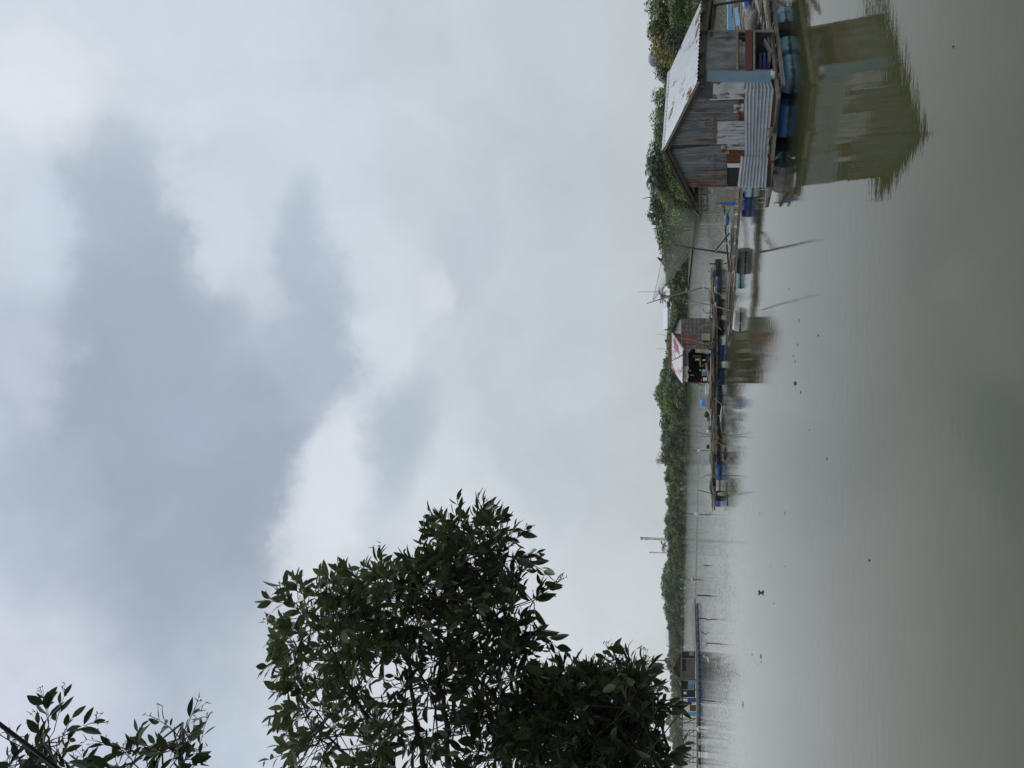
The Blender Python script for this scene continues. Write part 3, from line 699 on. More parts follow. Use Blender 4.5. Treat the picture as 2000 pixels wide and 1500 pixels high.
house('farm_house', 'house with clay red roof among trees behind the net', 378, 426, 1330, 1321, 150, 'clay_roof', 5)
house('shed', 'pale grey shed in the trees below the taller lattice mast', 920, 928, 1316, 1311, 415, 'house_roof', 6)
house('shed', 'small pale shed on the skyline beyond the string of blue floats', 1232, 1262, 1306, 1300.5, 700, 'house_roof', 12)
f = at(1276, 115, 92); t = thing('water_tank', 'blue-grey rounded water tank above the trees', 'water tank', (f.x, 92, .3))
m = MB(); m.lathe((f.x, 92, f.z - .9), (0, 0, 1), [(0, .85), (.1, .92), (.9, .92), (1.2, .75), (1.42, .4), (1.5, .12)], 20); m.build('tank', 'tank', t, smooth=True)
m = MB()
for sx_, sy_ in ((-1, -1), (1, -1), (1, 1), (-1, 1)): m.beam((f.x + sx_ * .7, 92 + sy_ * .7, .2), (f.x + sx_ * .6, 92 + sy_ * .6, f.z - .9), .14, .14)
m.slab((f.x - .95, 91.05, f.z - .96), (f.x + .95, 91.05, f.z - .96), (f.x + .95, 92.95, f.z - .96), (f.x - .95, 92.95, f.z - .96), .1); m.build('stand', 'timber_dark', t)
# timber jetty seen under the eave
t = thing('timber_jetty', 'dark timber jetty with cross-braced railings under the eave of the tin hut', 'jetty', ground(1380, 385))
Yj = ground(1380, 385).y
def J(x, y): return at(x, y, Yj)
m = MB(); m.slab(J(1369, 345), J(1369, 412), J(1369, 412) + Vector((0, 1.6, 0)), J(1369, 345) + Vector((0, 1.6, 0)), .16); m.build('deck', 'timber_dark', t)
for y in (347, 358, 369, 380, 391, 402, 411):
    m = MB(); p = J(1383, y); m.tube((p.x, Yj - .05, -.5), J(1357, y) + Vector((0, -.05, 0)), .07, .06); m.build('post', 'timber_dark', t)
for x_ in (1358.5, 1363.5):
    m = MB(); m.beam(J(x_, 345) + Vector((0, -.16, 0)), J(x_, 412) + Vector((0, -.16, 0)), .05, .10); m.build('rail', 'timber_dark', t)
m = MB()
for ya in (358, 380, 402): m.beam(J(1358, ya) + Vector((0, -.2, 0)), J(1368, ya - 10) + Vector((0, -.2, 0)), .05, .07)
m.build('brace', 'timber_dark', t)
# ------------------------------------------------------------------ the tin-roofed floating hut
E1 = Vector((-0.718, 0.697, 0)); E2 = Vector((0.871, 0.491, 0)).normalized()
F0 = Vector((8.02, 21.10, 0))                      # near corner of the gable wall
NF = Vector((-E1.y, E1.x, 0))                      # outward normal of the gable wall
NS = Vector((E2.y, -E2.x, 0))                      # outward normal of the side wall
def G(x, y, off=0.0): return on_plane(x, y, F0, E1, off)         # bearings met on the gable wall
def S(x, y, off=0.0): return on_plane(x, y, F0, E2, -off)        # ... on the side wall
Z = Vector((0, 0, 1))
hut = thing('floating_hut', 'near hut of patched zinc sheets with pale rust-streaked roof and blue corner board', 'hut', F0 + E1 * 1.5 + E2 * 1.2 + Z * 0.45)
# roof
apex = G(1294, 295, 0.22); er = G(1361.5, 160, 0.22); el = G(1353, 411, 0.22)
def along_e2(p0, y):       # distance from p0 along E2 at which bearing y is met
    best = min((abs((P2 := p0 + E2 * (i * 0.01)).x / (P2.y * cp + (P2.z - CAM_H) * sp) - (750 - y) / 1500.0), i * 0.01) for i in range(0, 700)); return best[1]
d_er = along_e2(er, 3); d_rg = along_e2(apex, 145)
apex_b = apex + E2 * d_rg; er_b = er + E2 * d_er; er_b.z = on_plane(1369, 3, er, E2).z; el_b = el + E2 * d_rg
apex_b.z = on_plane(1305, 145, apex, E2).z
m = MB(); m.sheet(er, er_b, apex_b, apex, 'v', 0.15, 0.014, n_other=8); m.build('roof_sheet', 'roof', hut, smooth=True)
m = MB(); m.sheet(el_b, el, apex + Z * .004, apex_b + Z * .004, 'v', 0.15, 0.014, n_other=8); m.build('roof_sheet', 'roof', hut, smooth=True)
m = MB(); dr = (er - apex).normalized(); dl = (el - apex).normalized()
m.slab(apex + dr * .12 + Z * .010, apex_b + dr * .12 + Z * .010, apex_b + Z * .022, apex + Z * .022, .006); m.slab(apex + Z * .022, apex_b + Z * .022, apex_b + dl * .2 + Z * .014, apex + dl * .2 + Z * .014, .006)
m.build('ridge_cap', 'roof', hut)
for a, b, nm in ((apex, er, 'barge_board'), (apex, el, 'barge_board')):
    m = MB(); m.beam(a - Z * .045, b - Z * .045, .03, .05); m.build(nm, 'timber' if b is er else 'timber_dark', hut)
    m = MB(); m.beam(a - Z * .13 - NF * .06, b - Z * .13 - NF * .06, .03, .11); m.build(nm, 'timber_dark', hut)
for k_ in range(4):        # rafters under the eaves
    f_ = .1 + k_ * .26
    for bot0, bot1 in ((er, er_b), (el, el_b)):
        tp, bt = apex.lerp(apex_b, f_), bot0.lerp(bot1, f_); m = MB(); m.beam(tp - Z * .13, bt - Z * .12, .05, .09); m.build('rafter', 'timber_dark', hut)
m = MB(); m.beam(er + dr * -.15 - Z * .19, er_b + (apex - er).normalized() * .15 - Z * .19, .06, .10); m.build('eave_beam', 'timber_dark', hut)
m = MB(); m.beam(el - dl * .25 - Z * .2, el_b - dl * .25 - Z * .2, .06, .10); m.build('eave_beam', 'timber_dark', hut)
# gable wall: a dark lining, then the patchwork of sheets nailed over each other
def gsheet(name, mat, pts, off, along='v', wl=0.09, amp=0.02, bend=0.004, no=8):
    q = [G(x, y, off) for x, y in pts]; m = MB(); m.sheet(*q, along, wl, amp, n_other=no, bend=bend); return m.build(name, mat, hut, smooth=True)
ins = lambda x, y, o_=0.0: G(x, y, o_)
m = MB(); cA, cB, cC, cD, cE = G(1510, 362, -.03), G(1516, 160, -.03), G(1372, 160, -.03), G(1303, 295, -.03), G(1340, 362, -.03)
bk = [p - NF * .05 for p in (cA, cB, cC, cD, cE)]; i0 = 0
m.v += [cA, cB, cC, cD, cE] + bk; m.f += [(0, 1, 2, 3, 4), (9, 8, 7, 6, 5)] + [(j, j + 5, (j + 1) % 5 + 5, (j + 1) % 5) for j in range(5)]; m.build('gable_lining', 'board_dark', hut)
gsheet('wall_sheet', 'zinc', [(1420, 319), (1420, 280), (1302, 293), (1315, 319)], .02)
gsheet('wall_sheet', 'zinc', [(1420, 347), (1419, 317), (1316, 317), (1331, 347)], .028)
gsheet('wall_sheet', 'zinc_warm', [(1402, 282), (1402, 258), (1312, 262), (1301, 283)], .034)
gsheet('wall_sheet', 'zinc', [(1402, 260), (1402, 236), (1324, 236), (1311, 261)], .026)
gsheet('wall_sheet', 'zinc_warm', [(1443, 238), (1443, 214), (1336, 214), (1322, 238)], .032)
gsheet('wall_sheet', 'zinc', [(1444, 216), (1444, 192), (1349, 190), (1335, 216)], .022)
gsheet('wall_sheet', 'zinc_brown', [(1420, 365.5), (1420, 345.5), (1331, 346), (1342, 365)], .036, bend=.006)
gsheet('wall_sheet', 'zinc_light', [(1456, 282), (1456, 236.5), (1401, 237), (1400, 281)], .052, bend=.005)
gsheet('wall_sheet', 'rust', [(1456, 238), (1456, 193), (1441, 194), (1441, 237)], .018)
gsheet('wall_sheet', 'zinc_light', [(1456, 293), (1456, 281), (1420, 281), (1420, 292)], .046)
gsheet('wall_sheet', 'rust', [(1456, 320), (1456, 291), (1418, 291), (1419, 319)], .014)
m = MB(); m.slab(G(1446, 327, .03), G(1449, 319, .03), G(1420, 319, .03), G(1421, 327, .03), .02); m.build('trim_board', 'white', hut)
m = MB(); m.slab(G(1446, 364, .006), G(1446, 327, .006), G(1421, 327, .006), G(1421, 364, .006), .015); m.build('window_dark_panel', 'black', hut)  # black panel painted as the dark of the window
m = MB(); m.slab(G(1394, 191, .03), G(1392, 159, .03), G(1364, 159, .03), G(1356, 191, .03), .012); m.build('gable_board', 'board_dark', hut)
gsheet('wall_sheet', 'zinc_patch', [(1456, 193), (1456, 159.5), (1393, 160), (1392, 193)], .06, wl=.09, amp=.006, bend=.008)
m = MB(); m.beam(G(1386, 194.5, .075), G(1453, 192, .075), .035, .02); m.build('batten', 'white', hut)
gsheet('wall_sheet', 'zinc_side', [(1499, 310), (1512, 172), (1453, 170), (1454, 310)], .088, 'u', .088, .028, .006, 10)
gsheet('wall_sheet', 'zinc_side', [(1512.5, 176), (1506, 158), (1455, 159), (1453, 175)], .094, 'u', .088, .026, .012, 6)
gsheet('wall_sheet', 'zinc_side', [(1497, 366), (1501, 306), (1447, 305), (1440, 366)], .112, 'u', .088, .028, .007, 8)
for pts, mt in (([(1504, 366), (1507, 318), (1496, 318), (1494, 366)], 'timber_dark'), ([(1512, 318), (1517, 262), (1500, 262), (1497, 318)], 'rust'), ([(1515, 262), (1520, 160), (1508, 160), (1504, 262)], 'rust')):
    m = MB(); m.slab(*[G(x, y, .03) for x, y in pts], .03); m.build('base_board', mt, hut)
m = MB(); m.slab(G(1502, 300, .10), G(1503, 284, .12), G(1493, 280, .10), G(1494, 300, .10), .01); m.build('loose_scrap', 'canvas', hut)
for pts, mt, off in (([(1399, 262), (1400, 236), (1392, 236.5), (1390, 261)], 'zinc_brown', .05), ([(1424, 300), (1422, 284), (1408, 285), (1409, 300)], 'zinc_patch', .048), ([(1452, 222), (1453, 201), (1432, 203), (1434, 221)], 'zinc_patch', .045),
                     ([(1378, 247), (1380, 229), (1352, 231), (1350, 246)], 'zinc_warm', .05), ([(1420, 344), (1421, 331), (1385, 333), (1387, 345)], 'zinc_brown', .05)):
    gsheet('wall_patch', mt, pts, off, bend=.008)
for z_ in (1, 2):     # purlin edges where the sheets are nailed on
    m = MB(); m.beam(G(1395 + z_ * 0, 362 - 80 * (z_ - 1), .055), G(1396, 300 - 70 * (z_ - 1), .055), .012, .018); m.build('nail_batten', 'zinc_brown', hut)
# side wall
def sslab(name, mat, x0, x1, y0, y1, off, th=.02, skew=0.0):
    m = MB(); m.slab(S(x1, y1, off), S(x1, y0, off), S(x0, y0, off), S(x0, y1, off), th); return m.build(name, mat, hut)
sslab('side_board', 'ply', 1366, 1441.5, 62.5, 138, .03)
m = MB(); m.slab(S(1506, 160, .045), S(1505, 139.5, .045), S(1381, 139.5, .045), S(1381, 160, .045), .03); m.build('corner_board', 'blue_panel', hut)
sslab('eave_board', 'board_dark', 1362, 1381, 137, 168, .05)
sslab('low_board', 'ply', 1442, 1448.5, 78, 138, .02); sslab('low_board', 'ply', 1449, 1455.5, 82, 138, .022)
sslab('red_board', 'maroon', 1455.5, 1469, 60, 138, .05, .03)
sslab('sill_rail', 'timber', 1470.5, 1475, 62, 138, .04, .05)
sslab('middle_rail', 'timber', 1437.5, 1442, 62, 139, .05, .05)
for y in (61.5, 139):
    m = MB(); m.beam(S(1366, y, .02), S(1512, y, .02), .06, .06); m.build('post', 'timber', hut)
m = MB(); m.beam(S(1443, 72, 0), S(1470, 72, 0), .04, .04); m.build('post', 'timber_dark', hut)
# far walls and floor, which keep the inside dark
sw = (S(1440, 62) - F0).dot(E2); wl_ = 3.05
p00, p10, p11, p01 = F0 + E1 * .0, F0 + E1 * wl_, F0 + E1 * wl_ + E2 * sw, F0 + E2 * sw
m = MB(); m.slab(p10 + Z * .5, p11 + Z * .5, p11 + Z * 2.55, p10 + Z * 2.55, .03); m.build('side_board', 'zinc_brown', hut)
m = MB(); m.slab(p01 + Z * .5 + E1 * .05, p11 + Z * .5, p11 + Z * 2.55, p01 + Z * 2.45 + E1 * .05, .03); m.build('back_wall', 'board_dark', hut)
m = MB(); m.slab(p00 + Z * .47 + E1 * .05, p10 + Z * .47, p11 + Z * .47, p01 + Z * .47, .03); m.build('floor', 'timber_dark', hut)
# porch behind: leaning post and beams under the rear eave
m = MB(); pz = er_b - E2 * .10 - Z * .12; m.tube(at(1378, 13, pz.y + .1), at(1470, -2, pz.y + .25), .035, .04, 8); m.build('porch_post', 'timber_dark', hut)
for dz, o_ in ((.26, .0), (.40, .2)):
    m = MB(); m.beam(er + E2 * (d_er * .60) - Z * dz + E1 * o_, er_b - Z * dz + E1 * o_, .06, .08); m.build('porch_beam', 'timber_dark', hut)
m = MB(); m.beam(er_b - Z * .3, el_b - Z * .25 + E2 * .2, .06, .09); m.build('porch_beam', 'timber_dark', hut)
# things kept inside, seen through the side opening
def lump(name, label, cat, c, dims, mat, group=None, n=9, jit=.12):
    m = MB(); m.ball(c, *dims, n=n, m=6, jit=jit); o = m.build(name, mat, loc=c, smooth=True); return tag(o, label, cat, group)
c = F0 + E2 * 1.35 + E1 * .55 + Z * .62
t = thing('plastic_crate', 'crate coloured dark for the shade in the side opening of the tin hut', 'crate', c)
m = MB()
for z_ in (0, .1, .2):
    for a_, b_ in (((-.25, -.18), (.25, -.18)), ((.25, -.18), (.25, .18)), ((.25, .18), (-.25, .18)), ((-.25, .18), (-.25, -.18))): m.beam(c + Vector((*a_, z_)), c + Vector((*b_, z_)), .02, .06)
m.build('side', 'drum_dim', t); m = MB(); m.slab(c + Vector((-.25, -.18, -.02)), c + Vector((.25, -.18, -.02)), c + Vector((.25, .18, -.02)), c + Vector((-.25, .18, -.02)), .02); m.build('bottom', 'drum_dim', t)  # crate darkened in its colour for the dim interior
m = MB(); q = F0 + E2 * 1.1 + E1 * .12; m.beam(q + Z * .56, q + E2 * .55 + Z * .72, .16, .03); tag(m.build('loose_plank', 'canvas', loc=q + Z * .56), 'pale board lying in the dark side opening of the tin hut', 'plank')  # board greyed in its colour, as the inside is dim
m = MB(); q = F0 + E2 * .9 + E1 * .2; m.beam(q + Z * .62, q + E2 * 1.0 + Z * .6, .08, .05); tag(m.build('loose_plank', 'timber', loc=q + Z * .62), 'grey beam lying in the dark side opening of the tin hut', 'plank')

# ------------------------------------------------------------------ raft under the hut
raft = thing('timber_raft', 'timber raft of beams carrying the tin-roofed hut on drums', 'raft', F0 + E1 * 1.5 + E2 * 1.5 + Z * .3)
def bm(name, p0, p1, w, h, mat='timber', par=None): m = MB(); m.beam(p0, p1, w, h); return m.build(name, mat, par or raft)
DK = 0.44
c_l = G(1501, 380, .30); c_r = G(1522, 168, .30)
def at_z(x, y, z): return ground(x, y, z)
bl, br_ = at_z(1501, 384, .43), at_z(1521, 178, .43)
bm('edge_beam', bl, br_ + (br_ - bl).normalized() * .05, .09, .10)
bm('edge_beam', bl + Vector((.15, .4, -.05)), br_ + Vector((.3, .35, -.05)), .08, .10, 'timber_dark')
s_a, s_b = at_z(1520, 190, .50), at_z(1496, -25, .50)
bm('side_beam', s_a, s_b, .08, .09)
l_a, l_b = at_z(1530, 166, .36), at_z(1506, -25, .36)
bm('side_beam', l_a, l_b, .08, .10)
for i in range(9):         # joists that run across under the deck
    u = (i + .4) / 9; p = s_a.lerp(s_b, u); p.z = .43; bm('joist', p + NS * .14, p - NS * 2.7 + Z * .0, .06, .055, 'timber' if i % 3 else 'timber_dark')
for i in range(8):         # deck boards running back
    o_ = i * .34 + .05; a = br_ + E1 * o_ + E2 * .12; a.z = .475; bm('deck_board', a, a + E2 * (4.6 + .2 * math.sin(i * 3)), .22, .025, 'timber' if i % 2 else 'timber_dark')
for i, (y, x) in enumerate(((50, 1500), (92, 1505), (128, 1511), (20, 1497))):
    p = at_z(x, y, .47); bm('tie_block', p + NS * .05 - Z * .12, p + NS * .05 + Z * .10, .07, .07, 'timber_dark')
bm('side_beam', F0 + E1 * 3.2 + Z * .4, F0 + E1 * 3.2 + E2 * 3.2 + Z * .4, .07, .16, 'timber_dark')  # added skirt plank, hides the bright view under the deck
bm('edge_beam', at_z(1505, 372, .28), at_z(1499, 402, .20), .10, .07, 'timber_dark')
bm('edge_beam', at_z(1499, 366, .42), at_z(1496, 404, .33), .06, .06, 'timber')
# drums
def make_drum(c, axis, L_, r, mat, label, ribs=True, name='plastic_drum', group='drums floating the rafts', tilt=0.0):
    axis = Vector(axis).normalized(); p0 = Vector(c) - axis * L_ / 2
    t = thing(name, label, 'drum', c, group)
    prof = [(0, r * .80), (.012, r * .90), (.02, r * .955), (.05, r * .985)]
    for f in (.30, .70):
        prof += [(L_ * f - .04, r * .985), (L_ * f - .02, r * 1.012), (L_ * f + .02, r * 1.012), (L_ * f + .04, r * .985)]
    prof += [(L_ - .05, r * .985), (L_ - .02, r * .955), (L_ - .012, r * .90), (L_, r * .80)]
    m = MB(); m.lathe(p0, axis, prof, 28); m.build('shell', mat, t, smooth=True)
    ref = axis.cross(Z).normalized()
    for sgn in (0, 1):
        q = p0 - axis * .004 if sgn == 0 else p0 + axis * (L_ + .004)
        m = MB(); m.lathe(q - axis * .012, axis, [(0, r * .95), (.006, r * .97), (.026, r * .97), (.030, r * .93)], 28); m.build('rim', mat, t, smooth=True)
    for sg in (-1, 1):
        m = MB(); m.lathe(p0 - axis * .03 + ref * sg * r * .55 + Z * r * .15, axis, [(0, .025), (.03, .03)], 10); m.build('bung', mat, t)
    return t
dz = 0.03
def drum_at(y, x_water, dy, mat, label, axis, L_=.90, r=.295):
    c = ground(x_water, y); c.z = dz; return make_drum(c + Vector(axis).cross(Z).normalized() * 0, axis, L_, r, mat, label)
front_ax = (br_ - bl).normalized(); side_ax = Vector((s_b.x - s_a.x, s_b.y - s_a.y, 0)).normalized()
def push(c, d): v = Vector((c.x, c.y, 0)).normalized() * d; return Vector((c.x + v.x, c.y + v.y, dz))
make_drum(push(ground(1541, 228), .28), front_ax, .92, .30, 'drum_blue', 'bright blue drum under the corrugated front of the tin hut')
make_drum(push(ground(1532, 342), .28), front_ax, .80, .30, 'drum_flaking', 'brownish drum with flaking turquoise paint under the tin hut')
make_drum(push(ground(1533, 303), .62), front_ax, .6, .27, 'drum_teal', 'dark teal drum between the flaking drum and the bright blue drum')
c = ground(1549, 150); c = push(c, .30)
for i, (off, mt, lab) in enumerate(((0.15, 'drum_teal', 'deep sky-blue drum at the near corner below the white pot'), (1.32, 'drum_sky', 'pale blue drum below the maroon board of the tin hut'), (2.46, 'drum_sky', 'pale blue drum cut by the picture edge beside the tin hut'))):
    make_drum(c + side_ax * off, side_ax, .92, .30, mt, lab)
make_drum(c + side_ax * .2 + E1 * .9 + E2 * .3, side_ax, .9, .29, 'drum_navy', 'added navy drum darkening the shade under the middle of the tin hut')  # navy drums added to darken behind the front ones
make_drum(c + side_ax * 2.0 + E1 * 1.0, side_ax, .9, .29, 'drum_navy', 'added navy drum darkening the shade behind the pale blue drums')
for i, (a, b) in enumerate(((1.1, .8), (2.1, 1.3), (3.0, .9), (3.3, 2.1), (2.2, 2.4), (1.0, 2.3))):  # extra drums, added to darken the underside
    q = c + E1 * a + E2 * b; make_drum(Vector((q.x, q.y, dz)), front_ax, .9, .29, 'black', 'added black drum darkening the shade under the tin hut', group='added drums under the tin hut')
for y_, x_, d_ in ((283, 1530, .75), (262, 1532, 1.0), (300, 1528, 1.5)):  # added so that the bright gap turns black
    make_drum(push(ground(x_, y_), d_), front_ax, .9, .30, 'black', 'added black drum darkening the gap beside the bright blue drum', group='added drums in the gap')
for i in range(5):  # added rows that stop bright sky mirroring under the deck
    q = (F0 + E2 * 2.7 + E1 * (i * .95 + .9)) if i < 3 else (F0 + E1 * 2.95 + E2 * (1.5 + (i - 3) * 1.0)); make_drum(Vector((q.x, q.y, dz + .06)), E1 if i < 3 else E2, .93, .31, 'black', 'added black drum darkening the back row under the tin hut', group='added drums under the tin hut')
# white pot on the corner of the raft
q = at_z(1514, 147, .53); t = thing('cooking_pot', 'white pot standing at the foot of the blue corner board', 'pot', q)
m = MB(); m.lathe(q, (0, 0, 1), [(0, .09), (.02, .11), (.12, .125), (.125, .115), (.03, .1)], 18); m.build('bowl', 'white', t, smooth=True)
m = MB(); m.path([q + Vector((.125, 0, .1)), q + Vector((.16, 0, .1)), q + Vector((.16, 0, .06)), q + Vector((.125, 0, .06))], .008, 5); m.build('handle', 'white', t)
# plastic bag and scrap on the front edge
for x, y, mt, lab, sz in ((1503, 222, 'drum_cyan', 'crumpled clear blue plastic bag on the front beam of the tin hut', (.17, .1, .06)), (1502, 257, 'canvas', 'crumpled grey cloth on the front beam of the tin hut', (.16, .1, .09))):
    q = at_z(x + 7, y, .50); m = MB(); m.ball(q + Z * sz[2] * .7, *sz, n=12, m=8, jit=.3); tag(m.build('plastic_bag' if 'bag' in lab else 'cloth_bundle', mt, loc=q), lab, 'bag' if 'bag' in lab else 'cloth')
# planks, boards and clutter heaped behind the hut
rg = random.Random(3)
PL = [((1436, 58), (1430, -20), .8, 'timber'), ((1441, 62), (1437, -20), .62, 'timber'), ((1447, 60), (1441, -20), .58, 'timber'), ((1452, 62), (1447, -20), .55, 'timber'), ((1457, 60), (1449, -20), .60, 'timber'),
      ((1461, 58), (1452, -20), .52, 'timber'), ((1470, 40), (1461, -20), .58, 'timber'), ((1485, 28), (1473, -22), .66, 'timber'), ((1490, 54), (1478, -22), .56, 'timber'), ((1495, 60), (1483, -22), .56, 'timber'), ((1500, 58), (1489, -22), .55, 'bamboo'), ((1452, 30), (1459, -20), .68, 'bamboo')]
for i, (a, b, z_, mt) in enumerate(PL):
    pa, pb = at_z(*a, z_), at_z(*b, z_)
    if (pb - pa).length > 4.2: pb = pa + (pb - pa).normalized() * 4.2
    m = MB(); m.beam(pa, pb, .10 + .04 * (i % 3), .035 + .012 * (i % 2)); tag(m.build('loose_plank', mt, loc=pa), 'weathered plank heaped on the raft behind the tin hut, %s from the water' % ORD[11 - i], 'plank', 'planks heaped behind the tin hut')
for i in range(22):
    x0 = 1430 + i * 3.2; ya = rg.uniform(25, 62); pa = at_z(x0, ya, rg.uniform(.5, .72)); pb = at_z(x0 - rg.uniform(-4, 9), ya - rg.uniform(30, 80), rg.uniform(.5, .7)); m = MB()
    if (pb - pa).length > 3.4: pb = pa + (pb - pa).normalized() * 3.4
    m.beam(pa, pb, rg.uniform(.05, .13), rg.uniform(.03, .06)); tag(m.build('loose_batten', rg.choice(['timber', 'timber', 'bamboo', 'timber_dark']), loc=pa), 'batten thrown across the plank heap behind the tin hut', 'batten', 'battens in the plank heap')
pa, pb = at_z(1479, -15, .6), at_z(1492, 58, .6); m = MB(); m.slab(pa - E1 * .16, pb - E1 * .16, pb + E1 * .16, pa + E1 * .16, .03); tag(m.build('flat_board', 'drum_grey', loc=pa), 'flat pale grey board lying on the raft beside the plank heap', 'board')
pa, pb = at_z(1442, 14, .66), at_z(1446, 48, .66); m = MB(); m.slab(pa, pb, pb + Z * .16 + E1 * .05, pa + Z * .16 + E1 * .05, .03); tag(m.build('flat_board', 'sky_board', loc=pa), 'light blue board set on edge among the planks', 'board')
pa, pb = at_z(1430, -20, .45), at_z(1432, 60, .45); m = MB(); m.beam(pa + Z * .1, pb + Z * .1, .25, .3); o = m.build('float_block', 'sky_board', loc=pa); tag(o, 'long pale blue float along the far edge behind the planks', 'float')
q = at_z(1471, 16, .62); make_drum(q + Z * .12, E2 + Vector((.3, -.6, .35)), .55, .17, 'drum_navy', 'small royal blue can lying in the plank heap', name='plastic_can', group=None)
q = at_z(1484, 46, .55); lump('tarp_heap', 'dark brown tarpaulin heap beside the maroon board', 'tarpaulin', q + Z * .16, (.36, .46, .24), 'hut_brown', n=18, jit=.3)
q = at_z(1478, 33, .55); lump('net_heap', 'grey heap of old netting among the planks', 'netting', q + Z * .18, (.34, .5, .2), 'hut_brown', n=18, jit=.3)
# grey board with a blue edge standing left of the hut
q0, q1, q2, q3 = at(1437, 399, 31.5), at(1437, 372, 31.5), at(1398, 374, 31.5), at(1398, 399, 31.5)
t = thing('standing_board', 'grey-brown board with a blue edge standing beside the tin hut', 'board', (q0 + q1) / 2)
q1b = q1.lerp(q0, .2); m = MB(); m.slab(q1 + Z * 0, q0.lerp(q1, .18), q3.lerp(q2, .14), q2, .04); m.build('panel', 'sack_grey', t)
m = MB(); m.slab(q0.lerp(q1, .18), q0, q3, q3.lerp(q2, .14), .05); m.build('edge', 'tarp_blue', t)
for q in (q0, q1):
    m = MB(); m.beam(q + Vector((0, .06, -.15)), q + Vector((0, .06, .5)), .05, .05); m.build('prop', 'timber', t)
# ------------------------------------------------------------------ floating walkway beyond the hut
def bmp(par, name, p0, p1, w, h, mat='timber'): m = MB(); m.beam(p0, p1, w, h); return m.build(name, mat, par)
def solo_beam(name, p0, p1, w, h, mat, label, cat, group=None): m = MB(); m.beam(p0, p1, w, h); return tag(m.build(name, mat, loc=p0), label, cat, group)
A0, A1 = at_z(1439.5, 362, .5), at_z(1424, 668, .5)
B0, B1 = at_z(1448.5, 362, .46), at_z(1428.5, 640, .46)
C0, C1 = at_z(1414, 385, .5), at_z(1422, 520, .5)
wk = thing('floating_walkway', 'narrow ladder-like timber walkway on drums leading away from the tin hut', 'walkway', (A0 + A1) / 2)
rg = random.Random(9)
def rail(p0, p1, n, w, h, mat):
    prev_ = p0
    for i in range(1, n + 1):
        q = p0.lerp(p1, i / n) + Z * rg.uniform(-.03, .03); bmp(wk, 'rail', prev_, q + (q - prev_).normalized() * .25, w, h, mat); prev_ = q
rail(A0, A1, 3, .08, .08, 'timber'); rail(B0, B1, 3, .09, .09, 'timber'); rail(C0, C1, 2, .10, .09, 'timber_dark')
rail(A0 + Vector((.1, .7, .02)), A0.lerp(A1, .8) + Vector((.1, .5, .02)), 2, .09, .09, 'timber_dark')
for i in range(64):
    u = (i + .5 + rg.uniform(-.3, .3)) / 64; p = A0.lerp(A1, u * .99); q = B0.lerp(B1, min(1, u * 1.04)); d = (p - q).normalized()
    bmp(wk, 'slat', q - d * .06 + Z * (.06 + .02 * rg.random()), p + d * rg.uniform(.05, .5) + Z * .06, rg.uniform(.07, .14), .035, 'timber' if rg.random() < .08 else 'timber_dark')  # slats coloured dark to stand for the dark gaps between rails
def water_drum(y, xw, L_, mat, label, ax, r=.295, p=.26): c = push(ground(xw, y), p); return make_drum(c, ax, L_, r, mat, label)
wax = Vector((B1.x - B0.x, B1.y - B0.y, 0)).normalized(); wperp = Vector((1, .12, 0)).normalized()
water_drum(398, 1466, 1.0, 'drum_navy', 'royal blue drum under the walkway next to the tin hut', Vector((.93, -.36, 0)))
water_drum(510, 1455.5, 1.05, 'drum_grey', 'grey drum under the middle of the walkway', Vector((.86, -.5, 0)), .33)
water_drum(545, 1446.5, .85, 'drum_cyan', 'pale cyan drum between the grey and the white drum', Vector((.95, -.3, 0)), .27)
water_drum(624, 1446, 1.0, 'drum_white', 'white drum under the far end of the walkway', Vector((.84, -.54, 0)), .33)
water_drum(366, 1470, .7, 'drum_cyan', 'pale turquoise drum half hidden by the corner of the tin hut', Vector((.9, -.3, 0)), .27)
q = at_z(1424, 428, .55); lump('net_heap', 'dark blue heap of netting on the walkway', 'netting', q + Z * .12, (.30, .55, .12), 'drum_dim', n=16, jit=.3)
q = at_z(1429, 440, .55); solo_beam('plastic_pipe', q, q + Vector((-.9, .5, .04)), .16, .14, 'drum_cyan', 'pale turquoise pipe lying on the walkway past the blue netting', 'pipe')
q = at_z(1413, 403, .6); lump('foam_float', 'small orange float at the far rail of the walkway', 'float', q + Z * .1, (.10, .08, .10), 'orange', n=10, jit=.05)
q = at_z(1432, 395, .52); solo_beam('plastic_pipe', q, q + Vector((-.8, .7, .02)), .12, .10, 'tarp_blue', 'blue pipe lying on the walkway beside the standing board', 'pipe')
t = thing('braced_pole', 'tall dark pole with two braces standing on the walkway', 'pole', at(1421, 494, 37.5))
m = MB(); m.path([at(1424, 495, 37.5), at(1396, 491, 37.5), at(1355, 485, 37.5), at(1317, 478, 37.5)], [.055, .05, .04, .022], 7); m.build('upright', 'timber_dark', t)
m = MB(); m.tube(at(1396, 491, 37.45), at(1424, 456, 36.6), .04, .045); m.build('brace', 'timber_dark', t)
m = MB(); m.tube(at(1398, 491, 37.45), at(1424, 472, 36.0), .035, .04); m.build('brace', 'timber', t)
pole('slanting_pole', 'thin pale pole slanting up from the far part of the walkway', 'pole', [at(1428, 607, 36.5), at(1396, 598, 36.6), at(1360, 590, 36.7), at(1324, 582, 36.8)], [.032, .028, .022, .014], 'bamboo')

